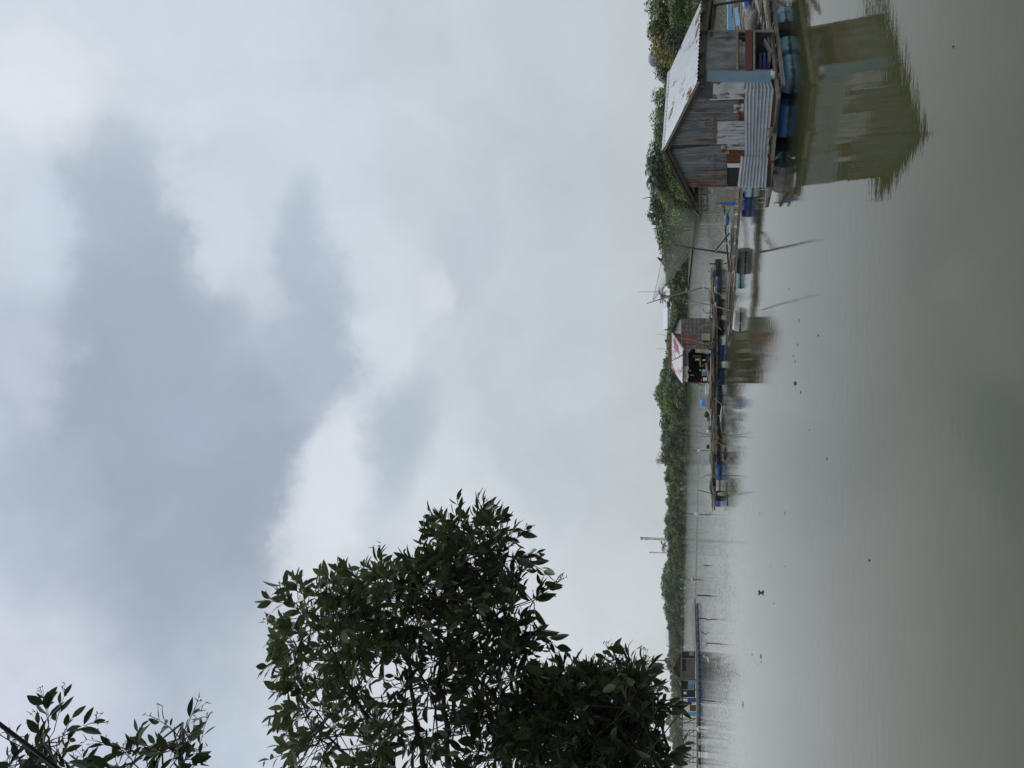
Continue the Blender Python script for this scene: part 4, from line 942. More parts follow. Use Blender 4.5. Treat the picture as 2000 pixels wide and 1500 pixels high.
rg = random.Random(62)
for i in range(16):
    u = rg.uniform(.02, .92); a = A0.lerp(A1, u) + Vector((rg.uniform(-.3, .3), rg.uniform(-.9, .3), .10)); ln = rg.uniform(1.2, 3.2); d = (A1 - A0).normalized() + Vector((rg.uniform(-.18, .18), rg.uniform(-.18, .18), rg.uniform(-.02, .05))); m = MB()
    m.path([a, a + d * ln * .5 + Z * rg.uniform(-.02, .04), a + d * ln], [.035, .032, .024], 6); tag(m.build('loose_pole', rg.choice(['timber', 'bamboo', 'timber_dark', 'bamboo_dark']), loc=a), 'thin pole lying loose along the narrow walkway', 'pole', 'poles lying on the walkway')

# ------------------------------------------------------------------ lift net between bamboo poles
nk = NT('net_mesh'); nk.set((0.15, 0.155, 0.13), 0.9); tr = nk.n('ShaderNodeBsdfTransparent'); mx = nk.n('ShaderNodeMixShader')
uvn = nk.n('ShaderNodeUVMap'); su = nk.n('ShaderNodeSeparateXYZ'); nk.l(uvn.outputs[0], su.inputs[0])
nk.l(nk.math('ADD', nk.rng(su.outputs[1], 0, 1, .08, .6), nk.rng(nk.noise(0.7, 3), .3, .7, -.06, .06)), mx.inputs[0])
nk.l(tr.outputs[0], mx.inputs[1]); nk.l(nk.b.outputs[0], mx.inputs[2]); nk.l(mx.outputs[0], nk.out.inputs[0]); M['net'] = nk.m
TOP = [(1275, 587), (1285, 545), (1292, 507), (1297, 470), (1301, 440), (1299, 415), (1293, 392)]
BOT = [(1275.5, 588), (1308, 546), (1345, 500), (1361, 465), (1367, 440), (1364, 420), (1353, 409)]
def curve(pts, u):
    f = u * (len(pts) - 1); i = min(int(f), len(pts) - 2); return tuple(a + (b - a) * (f - i) for a, b in zip(pts[i], pts[i + 1]))
t = thing('lift_net', 'grey lift net hanging in a curve between bamboo poles above the water', 'fishing net', at(1330, 500, 92))
m = MB(); m.uv = []; nu, nv = 30, 12
for j in range(nv + 1):
    for i in range(nu + 1):
        u, v = i / nu, j / nv; a = curve(TOP, u); b = curve(BOT, u); Yv = 97 - 7 * math.sin(v * 1.5) * math.sin(u * math.pi) + .3 * math.sin(u * 40)
        m.v.append(at(a[0] + (b[0] - a[0]) * v, a[1] + (b[1] - a[1]) * v, Yv)); m.uv.append((u, v))
for j in range(nv):
    for i in range(nu): q = j * (nu + 1) + i; m.f.append((q, q + 1, q + nu + 2, q + nu + 1))
m.build('mesh', 'net', t, smooth=True)
m = MB(); m.path([at(*curve(TOP, i / 24), 97) for i in range(25)], .025, 4); m.build('top_rope', 'cable', t)
m = MB(); m.path([at(*curve(BOT, i / 24), 96.9 - 7 * math.sin(1.5) * math.sin(i / 24 * math.pi)) for i in range(25)], .03, 4); m.build('bottom_rope', 'canvas', t)
pole('bamboo_pole', 'bent bamboo pole holding up the tip of the fishing net', 'pole', [at(1372, 562, 97), at(1340, 570, 97), at(1300, 581, 97), at(1263, 593, 97)], [.11, .10, .08, .05], 'bamboo')
pole('bamboo_pole', 'thin bamboo pole rising above the dark eave of the tin hut', 'pole', [at(1372, 374, 97), at(1330, 377, 97), at(1290, 381, 97), at(1255, 388, 97)], [.10, .09, .07, .04], 'bamboo_dark')
q = at(1292.5, 507, 97); t = thing('perched_bird', 'dark bird perched on the top rope of the fishing net', 'bird', q)
m = MB(); m.path([q + Vector((-.42, 0, -.12)), q + Vector((-.2, 0, .06)), q + Vector((0, 0, .2)), q + Vector((.14, 0, .34)), q + Vector((.2, 0, .46)), q + Vector((.3, 0, .46)), q + Vector((.42, 0, .43))], [.02, .09, .15, .12, .085, .07, .01], 8); m.build('body', 'bird', t, smooth=True)
m = MB(); m.path([q + Vector((-.62, 0, -.26)), q + Vector((-.4, 0, -.08)), q + Vector((-.1, .04, .1))], [.05, .07, .05], 6); m.build('wing', 'bird', t, smooth=True)

# ------------------------------------------------------------------ the raft with the red-roofed hut
r2 = thing('timber_raft', 'long low raft of grey boards carrying the red-roofed hut', 'raft', at_z(1396, 700, .4))
FR = [at_z(1396, 518, .42), at_z(1398.5, 600, .42), at_z(1400.5, 680, .42), at_z(1399.5, 745, .42), at_z(1398, 800, .40), at_z(1399, 860, .36), at_z(1398, 920, .40), at_z(1395.5, 990, .42)]
rg = random.Random(21)
for a, b in zip(FR, FR[1:]):
    d = (b - a).normalized(); bmp(r2, 'edge_beam', a, b + d * .3, .12, .12, 'timber'); bk_ = Vector((0, rg.uniform(2.2, 3.0), .02)); bmp(r2, 'edge_beam', a + bk_, b + d * .3 + bk_, .12, .12, 'timber_dark')
    for s_ in range(3):
        o_ = Vector((0, .5 + s_ * .8 + rg.uniform(-.15, .15), .08 + rg.uniform(0, .07))); bmp(r2, 'deck_board', a + o_ - d * rg.uniform(-.2, .5), b + o_ + d * rg.uniform(0, .7) + Z * rg.uniform(-.03, .08), rg.uniform(.18, .4), .04, rg.choice(['timber', 'timber', 'bamboo', 'timber_dark']))
    for s_ in range(3): p = a.lerp(b, (s_ + .5) / 3); bmp(r2, 'joist', p + Vector((0, -.12, .0)), p + Vector((0, 2.9, .0)), .08, .07, 'timber_dark')
for y, x in ((515, 1391), (530, 1389), (570, 1390)):
    p = at_z(x + 6, y, .42); bmp(r2, 'stub_post', p - Z * .2, p + Z * .42, .09, .09, 'timber_dark')
# poles and boards strewn on it
BO = [(525, 575, 1391, .55, 'timber'), (560, 610, 1390, .6, 'bamboo'), (590, 645, 1388, .75, 'bamboo'), (600, 660, 1391, .7, 'timber'), (615, 690, 1394, .55, 'bamboo'), (640, 720, 1391, .85, 'timber'), (660, 700, 1397, .5, 'bamboo'), (690, 740, 1393, .8, 'tan'),
      (700, 745, 1388, .95, 'tan'), (715, 775, 1395, .6, 'timber'), (745, 790, 1391, .6, 'timber'), (770, 835, 1388, .7, 'timber'), (790, 870, 1391, .65, 'timber_dark'), (800, 850, 1395, .55, 'timber'), (835, 905, 1388, .6, 'timber'), (850, 940, 1392, .55, 'bamboo'),
      (880, 960, 1390, .6, 'timber'), (905, 985, 1393, .5, 'timber'), (930, 990, 1391, .55, 'timber_dark'), (560, 600, 1396, .5, 'white'), (645, 662, 1384, .95, 'white'), (860, 900, 1396, .45, 'timber'), (735, 760, 1387, .8, 'timber_dark'), (808, 830, 1386, .8, 'timber')]
for i, (ya, yb, x, z_, mt) in enumerate(BO):
    pa = at_z(x + rg.uniform(-1, 1), ya, z_); Yc = min(max(pa.y, 53.5), 57.5); pa = at(x, ya, Yc); pb = at(x + rg.uniform(-2.5, 2.5), yb, Yc + rg.uniform(-.5, .5)); m = MB()
    if mt == 'bamboo': m.path([pa, pa.lerp(pb, .5) + Z * rg.uniform(-.03, .04), pb], [.05, .045, .035], 6)
    else: m.beam(pa, pb, rg.uniform(.1, .3), .05)
    tag(m.build('bamboo_cane' if mt == 'bamboo' else 'loose_board', mt, loc=pa), ('bamboo cane' if mt == 'bamboo' else {'white': 'white board', 'tan': 'tan board', 'timber_dark': 'dark board'}.get(mt, 'grey board')) + ' strewn on the long low raft, %s from the photo top' % ORD[i], 'cane' if mt == 'bamboo' else 'board', 'boards and canes strewn on the long low raft')
for y, xw, L_, mt, lab in ((556, 1407, 1.2, 'drum_dim', 'navy drum under the upper end of the long low raft'), (600, 1407.5, 1.2, 'black', 'black drum under the raft beside the shingled hut wall'), (690, 1411, 1.1, 'drum_blue', 'blue drum under the front corner of the red-roofed hut'),
                           (735, 1411, 1.1, 'drum_dim', 'navy drum under the open side of the red-roofed hut'), (770, 1407, 1.2, 'drum_dim', 'blue-black drum under the white box on the long low raft'), (800, 1406, 1.2, 'black', 'black drum under the sack on the long low raft'), (845, 1405, 1.1, 'drum_dim', 'navy drum under the middle of the low raft, in shadow'),
                           (923, 1407, 1.1, 'drum_blue', 'bright blue drum near the lower end of the long low raft'), (945, 1405.5, 1.0, 'drum_white', 'white drum between two blue drums of the long low raft'), (976, 1403, .95, 'drum_blue', 'blue drum at the lower tip of the long low raft'), (640, 1409, 1.1, 'black', 'black drum under the shingled hut wall'), (905, 1406, .8, 'drum_dim', 'navy drum beside the bright blue one of the long low raft')):
    water_drum(y, xw, L_, mt, lab, Vector((1, rg.uniform(-.2, .2), 0)), .30, .3)
rg = random.Random(88)
for i in range(17):  # added row, makes the gaps under the raft read dark
    u = 522 + i * 27.5; p = ground(1406, u); p = push(p, 1.0 + .5 * (i % 2)); make_drum(p, Vector((1, rg.uniform(-.15, .15), 0)), 1.15, .32, 'black', 'added black drum darkening the shade under the long low raft', group='added drums under the long low raft')
KIND = ['grey board', 'bleached batten', 'dark board', 'bamboo cane']
for i in range(46):
    y0 = 520 + i * 10; ln = rg.uniform(15, 60); x0 = 1396 - rg.uniform(0, 9) - (3 if 690 < y0 < 750 else 0); Yc = rg.uniform(53.0, 55.5); k_ = rg.randrange(4)
    pa = at(x0, y0, Yc); pb = at(x0 + rg.uniform(-2.5, 2.5), min(y0 + ln, 988), Yc + rg.uniform(-.6, .6)); m = MB()
    if k_ == 3: m.path([pa, pa.lerp(pb, .5) + Z * rg.uniform(-.04, .05), pb], [.045, .04, .03], 6)
    else: m.beam(pa, pb, rg.uniform(.08, .22), rg.uniform(.03, .07))
    tag(m.build('bamboo_cane' if k_ == 3 else 'loose_board', ('timber', 'bamboo', 'timber_dark', 'bamboo')[k_], loc=pa), '%s in the board jumble of the long raft, %s' % (KIND[k_], 'by the shingled wall' if y0 < 685 else 'below the open side' if y0 < 750 else 'past the blue tub' if y0 < 870 else 'towards the lower tip'), 'cane' if k_ == 3 else 'board', 'jumble of boards on the long low raft')
# the hut
h2 = thing('raft_hut', 'raft hut with red-and-white patched roof, grey shingle wall and open side', 'hut', at_z(1398, 690, .5) + Vector((0, 3, 0)))
YL, YR, YB = 54.6, 56.4, 56.6
gl, gr = at(1392, 682, YL), at(1392, 622, YR)
def gp(x, y, off=0.0):
    u = (y - 682) / (622 - 682); Yg = YL + (YR - YL) * u - off; return at(x, y, Yg)
def uvquad(m, pts, w, h):
    i = len(m.v); m.v += [Vector(p) for p in pts]; m.f.append((i, i + 1, i + 2, i + 3)); m.uv = (m.uv or []) + [(0, 0), (w, 0), (w, h), (0, h)]
m = MB(); uvquad(m, [gp(1391, 682), gp(1391, 622), gp(1330, 622), gp(1330, 682)], 2.2, 2.1); m.build('end_wall', 'shingle', h2)
m = MB(); uvquad(m, [gp(1361, 673, .04), gp(1361, 653, .04), gp(1333, 653, .04), gp(1333, 673, .04)], .75, 1.0); m.build('patch_panel', 'shingle_red', h2)
m = MB(); m.slab(gp(1331, 652, .02), gp(1331, 623, .02), gp(1322, 630, .02), gp(1313, 651, .02), .03); m.build('gable_boarding', 'white', h2)
m = MB(); m.tri(gp(1331, 682, .02), gp(1331, 652, .02), gp(1313, 651, .02)); m.build('gable_boarding', 'red_wall', h2)
m = MB(); m.beam(gp(1331, 683, .05), gp(1331, 621, .05), .05, .06); m.build('tie_beam', 'canvas', h2)
for y in (623, 637, 644):
    m = MB(); m.beam(gp(1330.5, y, .05), gp(1325 if y < 630 else 1321 if y < 640 else 1317, y, .05), .02, .02); m.build('batten', 'canvas', h2)
def side2(x, y, off=0.0): return at(x, y, YL + (YB - YL) * (y - 682) / (747 - 682) - off)
rf, rb = gp(1311, 650.5, .25), at(1311, 719, 58.4)
ef, eb = at(1334, 684, YL - .35), at(1333.5, 751, YB - .3)
of_, ob = gp(1326, 611, .25), at(1326, 680, 60)
m = MB(); m.sheet(ef, rf, rb, eb, 'u', .3, .012, n_other=6); m.build('roof_sheet', 'red_white', h2)
m = MB(); m.sheet(rf, of_, ob, rb, 'u', .3, .012, n_other=6); m.build('roof_sheet', 'red_paint', h2)
m = MB(); m.beam(rf + Z * .03, rb + Z * .03, .16, .08); m.build('ridge_cap', 'red_paint', h2)
m = MB(); m.beam(ef - Z * .02, eb - Z * .02, .06, .10); m.build('eave_board', 'red_paint', h2)
m = MB(); m.beam(rf - Z * .08, of_ - Z * .05, .05, .16); m.build('barge_board', 'black', h2)
m = MB(); m.beam(rf - Z * .05, ef - Z * .05, .05, .10); m.build('barge_board', 'white', h2)
m = MB(); m.slab(side2(1344, 692, -.05), side2(1334, 692, -.05), side2(1334, 715, -.05), side2(1345, 716, -.05), .03); m.build('eave_tarpaulin', 'slate_tarp', h2)
m = MB(); a_ = []
for i in range(9):
    u = i / 8; y = 715 + 33 * u; a_.append((side2(1334, y), side2(1344 + 1.4 * math.sin(i * 1.7), y, .05 * math.sin(i * 2.3))))
for (p, q), (p2, q2) in zip(a_, a_[1:]): m.slab(q, q2, p2, p, .02)
m.build('eave_canvas', 'white', h2)
m = MB(); m.slab(side2(1350, 682), side2(1343, 692), side2(1333, 692), side2(1333, 682), .04); m.build('corner_canvas', 'canvas', h2)
m = MB(); m.slab(side2(1384, 682, .02), side2(1384, 690, .02), side2(1358, 688, .02), side2(1358, 682, .02), .05); m.build('corner_panel', 'tan', h2)
m = MB(); m.slab(side2(1392, 746), side2(1392, 748), side2(1334, 748), side2(1334, 746), .08); m.build('post', 'timber_dark', h2)
m = MB(); m.slab(gr + Z * 0, at(1392, 690, 60), at(1334, 690, 60), at(1330, 622, YR), .05); m.build('back_wall', 'black', h2)  # interior shade put into the walls as black
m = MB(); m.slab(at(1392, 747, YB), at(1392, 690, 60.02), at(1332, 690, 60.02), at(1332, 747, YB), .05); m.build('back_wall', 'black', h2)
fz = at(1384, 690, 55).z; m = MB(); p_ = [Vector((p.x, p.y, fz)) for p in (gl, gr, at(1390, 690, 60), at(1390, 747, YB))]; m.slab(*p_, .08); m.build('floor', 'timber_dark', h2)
# poles leaning on the hut
pole('leaning_pole', 'thin pale pole leaning on the shingled wall of the red-roofed hut', 'pole', [at(1386, 674, 54.1), at(1355, 665, 54.2), at(1318, 659, 54.4)], [.035, .03, .02], 'bamboo')
pole('leaning_pole', 'dark pole lying up across the red-and-white roof', 'pole', [side2(1335, 692, .55), at(1325, 698, 54.4), at(1309, 706, 55.2)], [.04, .035, .025], 'bamboo_dark')
# household goods by the open side and on the raft
def box(name, label, cat, ya, yb, xa, xb, Y, mat, d=.5, parts=True):
    p, q = at(xb, ya, Y), at(xa, yb, Y); x0, x1 = min(p.x, q.x), max(p.x, q.x); z0, z1 = p.z, q.z; t = thing(name, label, cat, ((x0 + x1) / 2, Y + d / 2, z0))
    m = MB(); e = .02; m.hexa([(x0, Y, z0), (x1, Y, z0), (x1, Y + d, z0), (x0, Y + d, z0), (x0 + e, Y + e, z1 - .05), (x1 - e, Y + e, z1 - .05), (x1 - e, Y + d - e, z1 - .05), (x0 + e, Y + d - e, z1 - .05)]); m.build('body', mat, t)
    m = MB(); m.hexa([(x0 - e, Y - e, z1 - .047), (x1 + e, Y - e, z1 - .047), (x1 + e, Y + d + e, z1 - .047), (x0 - e, Y + d + e, z1 - .047), (x0, Y, z1), (x1, Y, z1), (x1, Y + d, z1), (x0, Y + d, z1)]); m.build('lid', mat, t); return t
box('storage_box', 'white foam box on the raft past the open side of the red-roofed hut', 'box', 752, 769, 1378, 1387.5, 54.6, 'white', .6)
box('storage_box', 'red box with pale contents at the end of the open side', 'box', 739, 744, 1369.5, 1373, 55.3, 'red_paint', .4)
box('storage_box', 'pale box below the red box at the open side', 'box', 737, 744, 1374, 1381, 54.9, 'white', .4)
box('storage_box', 'blue bin at the foot of the tan corner panel', 'box', 684, 690, 1382, 1388.5, 53.9, 'sky_board', .4)
box('storage_box', 'tan cupboard beside the shingled wall', 'box', 651, 665, 1371, 1387, 54.6, 'tan', .45)
box('storage_box', 'white bin hanging in the dark opening of the red-roofed hut', 'box', 700, 704, 1358, 1365, 55.6, 'white', .3)
box('storage_box', 'grey box at the open side below the white canvas', 'box', 722, 734, 1371, 1380, 54.9, 'slate_tarp', .5)
box('storage_box', 'orange brown box on the bench of the open side', 'box', 711, 717, 1371, 1375, 55.0, 'rust', .4)
box('storage_box', 'small pale blue tub on the bench of the open side', 'box', 721, 726, 1373, 1379.5, 54.6, 'sky_board', .3)
m = MB(); a, b = side2(1352, 693, -.5), side2(1370, 698, -.5); m.slab(side2(1369, 693.5, -.5), side2(1370, 697.5, -.5), side2(1351, 696.5, -.5), side2(1353, 693.5, -.5), .08); tag(m.build('hanging_cloth', 'rust', loc=b), 'rust-orange cloth hanging in the dark opening of the red-roofed hut', 'cloth')
for (xa, xb, ya, yb, mt, lab) in ((1346, 1349.5, 723, 725, 'white', 'small white bag hanging under the canvas'), (1347, 1355.5, 732, 733.5, 'white', 'narrow white strip hanging in the dark opening'), (1366, 1369, 721, 725, 'white', 'white plastic bag lying at the bench of the open side'), (1372, 1379, 701, 705, 'white', 'white plastic sheet bundle at the middle of the open side')):
    p = side2((xa + xb) / 2, (ya + yb) / 2, -.1); m = MB(); m.ball(p, abs(yb - ya) * .018, .06, abs(xb - xa) * .018, 10, 7, .2); tag(m.build('hanging_bag', mt, loc=p), lab, 'bag')
m = MB(); m.slab(side2(1381, 709, .2), side2(1388, 745, .45), side2(1384, 745, -.1), side2(1377, 709, -.1), .06); tag(m.build('bench', 'tan', loc=side2(1382, 727)), 'tan slatted ramp lying along the open side of the hut', 'bench')
m = MB(); m.beam(side2(1367, 700, -.4), side2(1368, 716, -.4), .05, .10); tag(m.build('loose_board', 'bamboo', loc=side2(1367, 708, -.4)), 'pale shelf board inside the dark opening', 'board')
q = at(1384, 786, 54.4); t = thing('covered_bundle', 'taupe covered bundle standing on the low raft under the blue tub', 'bundle', q - Z * .3)
m = MB(); m.lathe(at(1391, 786, 54.6), (0, 0, 1), [(0, .44), (.15, .47), (.42, .45), (.5, .36), (.53, .2)], 14); m.build('cover', 'sack_grey', t, smooth=True)
m = MB(); m.path([at(1387, 774, 54.1), at(1388, 786, 54.08), at(1387, 799, 54.2)], .03, 5); m.build('strap', 'timber_dark', t)
q = at(1377, 786, 54.6); t = thing('blue_tub', 'glossy blue tub upturned on top of the taupe bundle', 'tub', q)
m = MB(); m.lathe(q - Z * .05, (0, 0, 1), [(0, .38), (.04, .40), (.07, .36), (.2, .33), (.31, .24), (.36, .1)], 18); m.build('bowl', 'tarp_blue', t, smooth=True)
for i, (ya, x, s_, mt, lab) in enumerate(((810, 1380, .22, 'timber_dark', 'brown wicker basket on the low raft past the taupe bundle'), (818, 1382, .2, 'slate_tarp', 'slate coloured heap on the low raft past the basket'), (842, 1384, .16, 'white', 'white scrap bundle on the low raft'), (873, 1382.5, .16, 'timber_dark', 'dark lump on the low raft near the lower half'),
                                          (836, 1385, .2, 'timber', 'grey heap of driftwood on the low raft'), (662, 1380, .24, 'timber_dark', 'dark heap beside the tan cupboard'), (624, 1386, .2, 'timber', 'grey coil of rope by the shingled wall'), (727, 1390, .2, 'canvas', 'grey canvas bundle below the tan ramp'))):
    p = at(x, ya, 55); lump('heap', lab, 'heap', p, (s_, s_, s_ * .8), mt, n=10, jit=.3)
# orange-brown wood and pale boards floating in front of the raft
for y, x, L_, mt, lab in ((815, 1411, 1.6, 'white', 'pale driftwood piece floating in front of the taupe bundle'), (828, 1412, 1.3, 'timber', 'forked grey driftwood floating in front of the low raft'), (868, 1405, 1.0, 'rust', 'orange brown plank end floating beside the low raft'), (887, 1417, .9, 'timber_dark', 'short dark driftwood floating off the low raft')):
    p = ground(x, y); m = MB(); m.path([p + Vector((-L_ / 2, .1, .03)), p + Vector((0, 0, .10)), p + Vector((L_ / 2, -.1, .03))], [.05, .09, .04], 7); m.path([p + Vector((0, 0, .08)), p + Vector((.15, -.2, .3))], [.05, .02], 5); tag(m.build('driftwood', mt, loc=p), lab, 'driftwood')
solo_beam('mooring_beam', at_z(1384, 796, .6), at_z(1404, 858, .1), .14, .1, 'timber', 'long grey beam slanting from the taupe bundle into the water', 'beam')
t = thing('marker_pole', 'leaning pole with pale bag at the lower tip of the low raft', 'pole', ground(1420, 970)); p = ground(1416, 972)
m = MB(); m.tube(Vector((p.x - .05, p.y, -.3)), at(1364, 957, p.y - .3), .04, .025); m.build('stick', 'timber_dark', t)
m = MB(); m.ball(at(1410, 965, p.y - .1), .13, .12, .30, 10, 7, .2); m.build('bag', 'tan', t)
p, q = ground(1419, 942), ground(1421, 988); solo_beam('floating_stick', p, q, .09, .07, 'timber_dark', 'dark stick floating off the lower tip of the low raft', 'stick')

rg = random.Random(61)
for i in range(14):
    y0 = rg.uniform(530, 975); Yc = 54.0 + rg.uniform(0, 1.5); b0 = at(1392, y0, Yc); mt = rg.choice(['timber_dark', 'timber', 'bamboo', 'timber_dark']); hgt = rg.uniform(.5, 1.3) if y0 < 690 or y0 > 750 else .4
    m = MB(); m.path([b0 - Z * .2, b0 + Vector((rg.uniform(-.15, .15), 0, hgt * .6)), b0 + Vector((rg.uniform(-.35, .35), 0, hgt))], [.035, .03, .02], 5)
    tag(m.build('upright_stick', mt, loc=b0), 'thin upright stick planted in the boards of the long low raft', 'stick', 'sticks standing on the long low raft')
for i, (y0, mt, lab) in enumerate(((537, 'slate_tarp', 'slate coloured netting draped at the top end of the long raft'), (582, 'hut_brown', 'brown netting heap between the drums at the top of the raft'), (700, 'canvas', 'grey sack slumped before the open side of the hut'), (762, 'hut_brown', 'brown heap beneath the white foam box'), (826, 'slate_tarp', 'slate netting heap past the wicker basket'), (894, 'hut_brown', 'brown netting heap on the narrow lower part of the raft'), (950, 'timber_dark', 'dark netting heap close to the lower tip'))):
    p = at(1391.5, y0, 54.6 + .3 * (i % 3)); lump('netting_heap', lab, 'netting', p, (rg.uniform(.35, .7), .4, rg.uniform(.16, .3)), mt, n=16, jit=.35)
for i, y0 in enumerate((568, 633, 778, 860, 930)):
    a = at(1393, y0, 53.6); b = at(1409, y0 + rg.uniform(4, 16), 53.2); pole('hanging_rope', ('pale rope trailing from the edge of the long raft, %s from the photo top') % ORD[i], 'rope', [a, a.lerp(b, .5) - Z * .06, b], .018, 'bamboo', 5)

# ------------------------------------------------------------------ far raft, its hut, floats and frames
r3 = thing('timber_raft', 'far raft of brown boards carrying the brown hut above blue floats', 'raft', ground(1366, 1340))
LN = [at_z(1358.2, 1182, .5), at_z(1361.5, 1268, .5), at_z(1362, 1345, .5), at_z(1363, 1420, .5), at_z(1363, 1530, .5)]
rg = random.Random(31)
for a, b in zip(LN, LN[1:]):
    bmp(r3, 'edge_beam', a, b, .14, .16, 'timber'); bmp(r3, 'edge_beam', a + Vector((0, 3, 0)), b + Vector((0, 3, 0)), .14, .16, 'timber_dark'); bmp(r3, 'deck_board', a + Vector((0, 1.4, .12)), b + Vector((0, 1.4, .12)), 1.2, .06, 'timber')
for i in range(26):
    p = LN[0].lerp(LN[1], i / 26) + Vector((0, .4, 0)); bmp(r3, 'rail_slat', p, p + Z * rg.uniform(.45, .65), .10, .06, 'tan')
bmp(r3, 'hand_rail', LN[0] + Vector((0, .4, .5)), LN[1] + Vector((0, .4, .55)), .08, .08, 'tan')
def small_drum(p, mat, label, group): m = MB(); r = .27; m.lathe(p - Vector((.48, 0, 0)), (1, 0, 0), [(0, .2), (.03, r), (.3, r), (.32, r * 1.04), (.36, r), (.6, r), (.62, r * 1.04), (.66, r), (.93, r), (.96, .2)], 14); return tag(m.build('plastic_drum', mat, loc=p, smooth=True), label, 'drum', group)
y = 1184.0; i = 0
while y < 1515:
    u = interp([(1182, 1363), (1268, 1366.3), (1345, 1367), (1530, 1368)], y); p = ground(u, y); p.z = .06; Dp = p.y
    if y < 1268: mt, lab = 'drum_blue', 'blue drum in the row below the pale slatted rail of the far raft'
    elif y < 1398: mt, lab = 'drum_navy', 'dark blue drum in the row below the brown far hut'
    else: mt = ('drum_cyan', 'black', 'drum_white', 'black')[i % 4]; lab = {'drum_cyan': 'pale turquoise drum', 'black': 'black drum', 'drum_white': 'white drum'}[mt] + ' in the row below the bamboo frames of the far raft'
    small_drum(p, 'drum_far' if mt in ('drum_blue', 'drum_navy') else mt, lab, 'drums floating the far raft'); i += 1; y += 1.04 * 1530 / Dp * (1.0 if y < 1398 else .9)
h3 = thing('raft_hut', 'brown far hut with dark peaked roof and lean-to on the blue floats', 'hut', at_z(1362, 1307, .5) + Vector((0, 2, 0)))
YH = ground(1366.5, 1307).y + .6
def hp(x, y, d=0.0): return at(x, y, YH + d)
m = MB(); m.hexa([hp(1358, 1328), hp(1358, 1286), hp(1358, 1286, 4), hp(1358, 1328, 4), hp(1329, 1328), hp(1329, 1286), hp(1329, 1286, 4), hp(1329, 1328, 4)]); m.build('wall', 'hut_brown', h3)
m = MB(); m.hexa([hp(1358, 1286, .5), hp(1358, 1273, .5), hp(1358, 1273, 3.5), hp(1358, 1286, 3.5), hp(1331, 1286, .5), hp(1331, 1273, .5), hp(1331, 1273, 3.5), hp(1331, 1286, 3.5)]); m.build('annex', 'board_dark', h3)
m = MB(); m.slab(hp(1355, 1281, .45), hp(1355, 1273, .45), hp(1346, 1273, .45), hp(1346, 1281, .45), .04); m.build('annex_panel', 'tan', h3)
m = MB(); m.slab(hp(1340, 1311, -.03), hp(1340, 1286, -.03), hp(1332, 1286, -.03), hp(1332, 1311, -.03), .05); wo_ = m.build('window_dark_panel', 'black', h3)  # black slab stands in for the dark inside
m = MB(); m.tri(hp(1330, 1328, -.02), hp(1330, 1274, -.02), hp(1315, 1307.5, -.02)); m.build('gable', 'timber_dark', h3)
m = MB(); m.slab(hp(1332, 1270, -.5), hp(1314, 1307.5, -.5), hp(1314, 1307.5, 5), hp(1332, 1270, 5), .08); m.build('roof_slope', 'rust', h3)
m = MB(); m.slab(hp(1314, 1307.5, -.5), hp(1329, 1332, -.5), hp(1329, 1332, 5), hp(1314, 1307.5, 5), .08); m.build('roof_slope', 'timber_dark', h3)
m = MB(); m.slab(hp(1321, 1328, -.3), hp(1331, 1350, -.3), hp(1333, 1350, 3), hp(1322, 1328, 3), .07); m.build('lean_to_roof', 'board_dark', h3)
m = MB(); m.hexa([hp(1358, 1362, 1.5), hp(1358, 1329, 1.5), hp(1358, 1329, 3.5), hp(1358, 1362, 3.5), hp(1333, 1362, 1.5), hp(1330, 1329, 1.5), hp(1330, 1329, 3.5), hp(1333, 1362, 3.5)]); m.build('lean_to_wall', 'board_dark', h3)
m = MB(); m.slab(hp(1333, 1370, -.2), hp(1330, 1348, -.2), hp(1331, 1348, 3), hp(1334, 1370, 3), .07); m.build('lean_to_roof', 'board_dark', h3)
for y in (1272, 1286, 1327.5, 1347, 1364):
    m = MB(); m.beam(hp(1360, y, -.12), hp(1331 if y > 1280 else 1328, y, -.12), .10, .10); m.build('post', 'timber', h3)
m = MB(); m.beam(hp(1346, 1286, -.2), hp(1339, 1300, -.2), .08, .06); m.build('brace', 'timber', h3)
m = MB(); m.beam(hp(1331, 1267, -.6), hp(1330, 1330, -.6), .10, .08); m.build('eave_beam', 'canvas', h3)
def far_slab(name, label, cat, ya, yb, xa, xb, mt, d=-.3): m = MB(); m.hexa([hp(xb, yb, d), hp(xb, ya, d), hp(xb, ya, d + .6), hp(xb, yb, d + .6), hp(xa, yb, d), hp(xa, ya, d), hp(xa, ya, d + .6), hp(xa, yb, d + .6)]); return tag(m.build(name, mt, loc=hp(xb, ya, d)), label, cat)
far_slab('water_barrel', 'blue barrel beside the brown wall of the far hut', 'barrel', 1328.5, 1337, 1344, 1359, 'drum_teal'); far_slab('tarp_screen', 'pale blue-white sheet hanging on the lean-to of the far hut', 'sheet', 1337.5, 1348, 1343, 1356, 'slate_tarp')
far_slab('water_barrel', 'blue barrel past the open lean-to of the far hut', 'barrel', 1363, 1372, 1343, 1359.5, 'drum_dim'); far_slab('storage_box', 'orange brown crate on the far raft by the near leaves', 'crate', 1377, 1389, 1347, 1359.5, 'rust'); far_slab('water_barrel', 'turquoise barrel on the far raft past the orange crate', 'barrel', 1390, 1398, 1344, 1359.5, 'drum_teal')
far_slab('storage_box', 'white box in the lean-to of the far hut', 'box', 1351, 1356, 1335, 1341, 'white'); far_slab('storage_box', 'small white box on the edge of the far raft below the frames', 'box', 1411, 1414, 1356, 1359, 'white', -1.2)
pole('mast_pole', 'short pole with dark tip beside the peaked roof of the far hut', 'pole', [hp(1358, 1325, -.4), hp(1313, 1323, -.4)], [.07, .05], 'timber')
